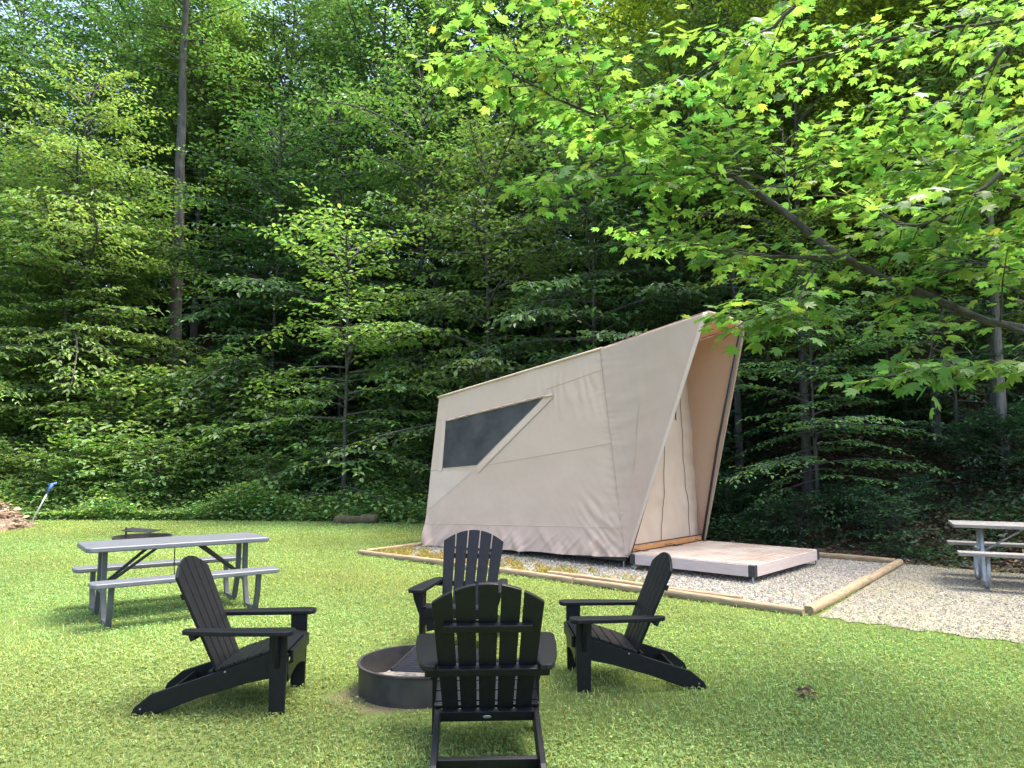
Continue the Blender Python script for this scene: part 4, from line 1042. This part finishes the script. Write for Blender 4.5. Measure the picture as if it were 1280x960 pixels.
for sx in (1, -1):
    for sg in (1, -1):
        x = sx * 0.70
        bm = bmesh.new()
        bar(bm, (x, sg * 0.115, 0.695), (x, sg * 0.125, 0.30), 0.05, 0.052)
        bar(bm, (x, sg * 0.125, 0.31), (x, sg * 0.235, 0.01), 0.05, 0.052)
        bar(bm, (x, sg * 0.22, 0.022), (x, sg * 0.53, 0.022), 0.048, 0.044)
        bar(bm, (x, sg * 0.52, 0.005), (x, sg * 0.585, 0.20), 0.05, 0.05)
        bar(bm, (x, sg * 0.585, 0.19), (x, sg * 0.60, 0.40), 0.05, 0.05)
        bm_obj('leg', bm, M['table_leg'], TBL, bevel=0.006)
    bm = bmesh.new(); add_box(bm, (sx * 0.70, 0, 0.315), (0.056, 0.29, 0.085)); bm_obj('cross_plate', bm, M['table_leg'], TBL, bevel=0.005)
    for sg in (1, -1):
        bm = bmesh.new(); bar(bm, (sx * 0.675, sg * 0.05, 0.33), (sx * 0.22, sg * 0.16, 0.69), 0.022, 0.03); bm_obj('brace', bm, M['steel_black'], TBL, bevel=0.003)
bm = bmesh.new(); add_tube(bm, [(-0.06, -0.2, 0.70), (-0.06, -0.205, 0.5), (-0.05, -0.2, 0.36), (-0.09, -0.2, 0.31)], 0.006, 6); bm_obj('strap', bm, M['black_cord'], TBL)

# ------------------------------------------------------------------ weathered picnic table (right)
tc = np.array([5.57, 9.36]) + 0.65 * np.array([0.43, 0.90]) + 0.92 * np.array([0.9, -0.43])
TB2 = empty('picnic_table', (tc[0], tc[1], 0.012), math.atan2(-0.43, 0.90)); tag(TB2, 'weathered wooden picnic table on galvanised pipe legs at the right edge', 'picnic table', 'picnic tables')
bm = bmesh.new()
for k in range(5): add_box(bm, (0, -0.30 + 0.15 * k, 0.745), (1.84, 0.142, 0.04))
bm_obj('tabletop', bm, M['old_wood'], TB2, bevel=0.004)
for sg in (1, -1):
    bm = bmesh.new(); add_box(bm, (0, sg * 0.66, 0.435), (1.84, 0.24, 0.04)); bm_obj('bench', bm, M['old_wood'], TB2, bevel=0.004)
for sx in (1, -1):
    x = sx * 0.60
    for sg in (1, -1):
        bm = bmesh.new(); pr_ = [(x, sg * 0.17, 0.722), (x, sg * 0.17, 0.30), (x, sg * 0.19, 0.06), (x, sg * 0.24, 0.028), (x, sg * 0.50, 0.026), (x, sg * 0.56, 0.05), (x, sg * 0.60, 0.12), (x, sg * 0.63, 0.412)]
        add_tube(bm, pr_, 0.024, 10); bm_obj('leg', bm, M['galv'], TB2, smooth=True)
    bm = bmesh.new(); add_tube(bm, [(x, -0.64, 0.40), (x, 0.64, 0.40)], 0.02, 8); bm_obj('bench_support', bm, M['galv'], TB2, smooth=True)
    bm = bmesh.new(); add_tube(bm, [(x - sx * 0.0, 0.0, 0.38), (sx * 0.10, 0.0, 0.722)], 0.015, 8); bm_obj('brace', bm, M['galv'], TB2, smooth=True)

# ------------------------------------------------------------------ dirt pile, shovel, log
bm = bmesh.new(); bmesh.ops.create_grid(bm, x_segments=120, y_segments=100, size=1)
px_, py_ = -13.55, 17.4
for v_ in bm.verts:
    x, y = v_.co.x * 2.9, v_.co.y * 2.2; d = math.sqrt((x / 2.2) ** 2 + (y / 1.7) ** 2)
    h = max(0, 1 - d) ** 0.9 * 1.2
    v_.co = (x, y, h - 0.03 + (0.22 * fb(x * 1.6, y * 1.6, 1) + 0.13 * fb(x * 5, y * 5, 2) + 0.06 * fb(x * 14, y * 14, 2)) * min(1, h * 3))
o = bm_obj('dirt_pile', bm, M['dirt'], None, (px_, py_, 0), smooth=False); tag(o, 'heap of reddish brown dirt and wood chips at the left lawn edge', 'dirt pile')
r = np.random.default_rng(77); n = 2600
x = r.normal(0, 1.0, n).clip(-2.1, 2.1); y = r.normal(0, 0.75, n).clip(-1.6, 1.6); d = np.sqrt((x / 2.2) ** 2 + (y / 1.7) ** 2); k = d < 1.02; x, y, d = x[k], y[k], d[k]; n = len(x)
a = r.uniform(0, 6.28, n)
Vv, Ff, kk = leaves(np.stack([x + px_, y + py_, np.clip(1 - d, 0, None) ** 0.9 * 1.2 + r.uniform(-0.06, 0.14, n)], -1), np.stack([np.cos(a), np.sin(a), r.uniform(-.6, .6, n)], -1), np.array([0, 0, 1.0]) + r.normal(0, .7, (n, 3)), r.uniform(.06, .20, n), 0.28, HEX_V, HEX_F)
me = np_mesh('wood_chips', Vv - np.array([px_, py_, 0]), Ff, M['chip'], col=leaf_cols(r, n, kk, 0.4, 0.08))
wc = link('wood_chips', me, o); wc['kind'] = 'stuff'
sh = empty('long_handled_tool', tuple(at(39, 652, 18.6) * np.array([1, 1, 0]) + np.array([0, 0, 0.04]))); tag(sh, 'long white handled tool with a blue grip leaning beside the dirt heap', 'tool')
bm = bmesh.new(); add_tube(bm, [(0, 0, 0), (0.17, 0.12, 0.5), (0.24, 0.18, 0.72)], 0.02, 8); bm_obj('handle', bm, M['white_paint'], sh, smooth=True)
bm = bmesh.new(); add_tube(bm, [(0.24, 0.18, 0.72), (0.33, 0.23, 0.95)], [0.032, 0.045], 8); add_tube(bm, [(0.24, 0.2, 0.93), (0.42, 0.26, 0.97)], 0.03, 8); bm_obj('grip', bm, M['blue_paint'], sh, smooth=True)
bm = bmesh.new()
V, F = tube_arrays([(x, 0.03 * math.sin(x * 5), 0.10 + 0.02 * math.sin(x * 4)) for x in np.linspace(-0.55, 0.55, 16)], 0.11 + 0.02 * np.sin(np.linspace(0, 9, 16)), 14)
vs_ = [bm.verts.new(Vector(v_) + Vector((0, 0, 0.02 * fb(v_[0] * 6, v_[1] * 6, v_[2] * 6)))) for v_ in V]
for f in F: bm.faces.new([vs_[k] for k in f])
bm.faces.new(vs_[:14][::-1]); bm.faces.new(vs_[-14:])
lx, ly = at(445, 655, 18.9)[:2]
o = bm_obj('log', bm, M['mosslog'], None, (lx, 18.9, 0), smooth=True); o.rotation_euler = (0, 0, -0.15); tag(o, 'short mossy log lying at the lawn edge left of the tent', 'log')

# ------------------------------------------------------------------ lawn: grass blades and clover
RINGS = [(-0.63, 5.37, 0.46), (ux(192, 13.9) - 0.1, 13.9, 0.52)]
def lawn_points(n, dmin, dmax, power, r):
    e = 1 - power + 1
    q = r.uniform(0, 1, n)
    d = (dmin ** e + q * (dmax ** e - dmin ** e)) ** (1 / e)
    x = r.uniform(-1, 1, n) * (0.78 * d + 1.6); y = d
    k = (sdist(x, y) < 0.15) & (~inside(PAD, x, y)) & (~inside(drv, x, y) | (r.uniform(0, 1, n) < 0.02 + 0.35 * np.exp(-np.abs((x - 3.12) * 0.634 + (y - 7.72) * 0.773) / 0.28)))
    for cx, cy_, rd in RINGS: k &= (x - cx) ** 2 + (y - cy_) ** 2 > rd * rd
    # worn, thinner patch round the near ring
    dr = np.sqrt((x + 0.63) ** 2 + (y - 5.37) ** 2); k &= r.uniform(0, 1, n) < np.clip((dr - 0.46 + 0.12 * np.sin(7 * np.arctan2(y - 5.37, x + 0.63))) / 0.38, 0.08, 1)
    bare = np.sin(x * 2.3 + np.sin(y * 1.7)) + np.sin(y * 2.9 - x * 1.1) + 0.6 * np.sin(x * 7.3 + y * 5.1)
    k &= r.uniform(0, 1, n) < np.clip(1.15 - 0.30 * np.clip(bare, 0, 3), 0.35, 1)
    return x[k], y[k], bare[k]
def patch_tone(x, y):
    return 0.13 * np.sin(x * 0.9 + 1.3 * np.sin(y * 0.6)) + 0.11 * np.sin(y * 1.3 + x * 0.5) + 0.09 * np.sin(x * 3.1 - y * 2.2) * np.sin(y * 3.7 + x)
def build_grass(n, name, mat, label):
    r = np.random.default_rng(4)
    x, y, _ = lawn_points(n, 2.4, 21.0, 1.5, r); n = len(x)
    a = r.uniform(0, 6.28, n); h = r.uniform(0.010, 0.034, n) * (1 + 0.02 * y); wd = r.uniform(0.0014, 0.0028, n) * (1 + 0.10 * y)
    ln = r.uniform(0.3, 1.5, n) * h; b = a + r.normal(0, 0.6, n) + 1.57
    dx, dy = np.cos(a), np.sin(a); ex, ey = np.cos(b), np.sin(b)
    z0 = gz(x, y)
    P = np.stack([x, y, z0], -1); S = np.stack([dx, dy, 0 * dx], -1) * wd[:, None]; E_ = np.stack([ex, ey, 0 * ex], -1)
    up = np.array([0, 0, 1.0])
    v0 = P - S; v1 = P + S; mid = P + E_ * (0.3 * ln)[:, None] + up * (0.6 * h)[:, None]; v2 = mid - S * 0.8; v3 = mid + S * 0.8
    v4 = P + E_ * ln[:, None] + up * (h * 0.95)[:, None]
    Vv = np.stack([v0, v1, v2, v3, v4], 1).reshape(-1, 3)
    f = np.array([[0, 1, 3], [0, 3, 2], [2, 3, 4]]); Ff = (f[None] + 5 * np.arange(n)[:, None, None]).reshape(-1, 3)
    tone = 1 + patch_tone(x, y)
    v = np.exp(r.normal(0, 0.25, n)) * tone; yl = r.normal(0.0, 0.12, n) + 0.8 * patch_tone(x * 0.7 + 3, y)
    dry = r.uniform(0, 1, n) < 0.05
    c = np.stack([v * (1 + yl), v, v * (1 - 0.4 * yl)], -1); c[dry] = np.stack([v * 2.0, v * 1.25, v * 1.5], -1)[dry]
    tag(link(name, np_mesh(name, Vv, Ff, mat, col=np.repeat(np.clip(c, 0.1, 2.5), 5, 0))), label, 'grass', kind='stuff')
build_grass(420000, 'grass', M['grass'], 'short bright green mown lawn grass')
def build_clover(n):
    r = np.random.default_rng(8)
    x, y, _ = lawn_points(n, 2.4, 21.0, 1.4, r); pt = np.sin(x * 1.3 + 2 * np.sin(y * 0.8)) + np.sin(y * 1.9 + x * 0.7) + r.normal(0, 0.8, len(x))
    k = pt > -0.5; x, y = x[k], y[k]; n = len(x)
    h = r.uniform(0.008, 0.030, n); a0 = r.uniform(0, 6.28, n); sz = r.uniform(0.005, 0.0115, n) * (1 + 0.06 * y)
    Ps, Ds, Ns, Ss = [], [], [], []
    for q in range(3):
        a = a0 + q * 2.094
        Ps.append(np.stack([x, y, gz(x, y) + h], -1)); Ds.append(np.stack([np.cos(a), np.sin(a), r.uniform(-0.5, 0.25, n)], -1))
        Ns.append(np.array([0, 0, 1.0]) + r.normal(0, 0.25, (n, 3))); Ss.append(sz)
    Vv, Ff, kk = leaves(np.concatenate(Ps), np.concatenate(Ds), np.concatenate(Ns), np.concatenate(Ss), 0.5, HEX_V, HEX_F)
    c = leaf_cols(r, n, 1, 0.22, 0.12) * (1 + patch_tone(x, y))[:, None]
    tag(link('clover', np_mesh('clover', Vv, Ff, M['clover'], col=np.repeat(np.tile(c, (3, 1)), kk, 0))), 'clover and broad leaved weeds growing through the lawn', 'clover', kind='stuff')
build_clover(230000)
# dry yellow grass on the pad
def build_dry(n):
    r = np.random.default_rng(15)
    s = r.uniform(0, 0.72, n); q = np.abs(r.normal(0, 0.10, n)) + 0.02
    xy = PA[None] + (PB - PA)[None] * s[:, None] + (PC - PB)[None] * q[:, None]
    k = r.uniform(0, 1, n) < np.clip(1.15 - 1.5 * s, 0.03, 1) * np.clip(0.5 + np.sin(s * 40) * 0.3 + np.sin(s * 93 + q * 60) * 0.4, 0.05, 1)
    xy = xy[k]; n = len(xy)
    a = r.uniform(0, 6.28, n); h = r.uniform(0.02, 0.09, n)
    D = np.stack([np.cos(a) * 0.7, np.sin(a) * 0.7, r.uniform(0.1, 1.2, n)], -1)
    Nn = np.stack([-np.cos(a), -np.sin(a), np.full(n, 0.6)], -1)
    Vv, Ff, kk = leaves(np.concatenate([xy, np.full((n, 1), 0.014)], 1), D, Nn, h, 0.07, HEX_V, HEX_F)
    c = leaf_cols(r, n, kk, 0.3, 0.25)
    tag(link('dry_grass', np_mesh('dry_grass', Vv, Ff, M['dry_grass'], col=c)), 'yellowed dry grass growing through the gravel along the tent', 'grass', kind='stuff')
build_dry(26000)
# a wisp of dead leaves on the lawn, right foreground
r = np.random.default_rng(3); cx, cy_ = at(1010, 878, 5.1)[0], 5.15
n = 16; a = r.uniform(0, 6.28, n)
Vv, Ff, kk = leaves(np.stack([cx + r.normal(0, .045, n), cy_ + r.normal(0, .035, n), 0.03 + r.uniform(0, .03, n)], -1), np.stack([np.cos(a), np.sin(a), r.uniform(-.3, .5, n)], -1), np.array([0, 0, 1.0]) + r.normal(0, .6, (n, 3)), r.uniform(.03, .07, n), 0.35, HEX_V, HEX_F)
o = link('dead_leaf_clump', np_mesh('dead_leaf_clump', Vv, Ff, M['dead_leaf'], col=leaf_cols(r, n, kk, 0.5, 0.1))); tag(o, 'small clump of brown dead leaves on the lawn at lower right', 'leaf clump')
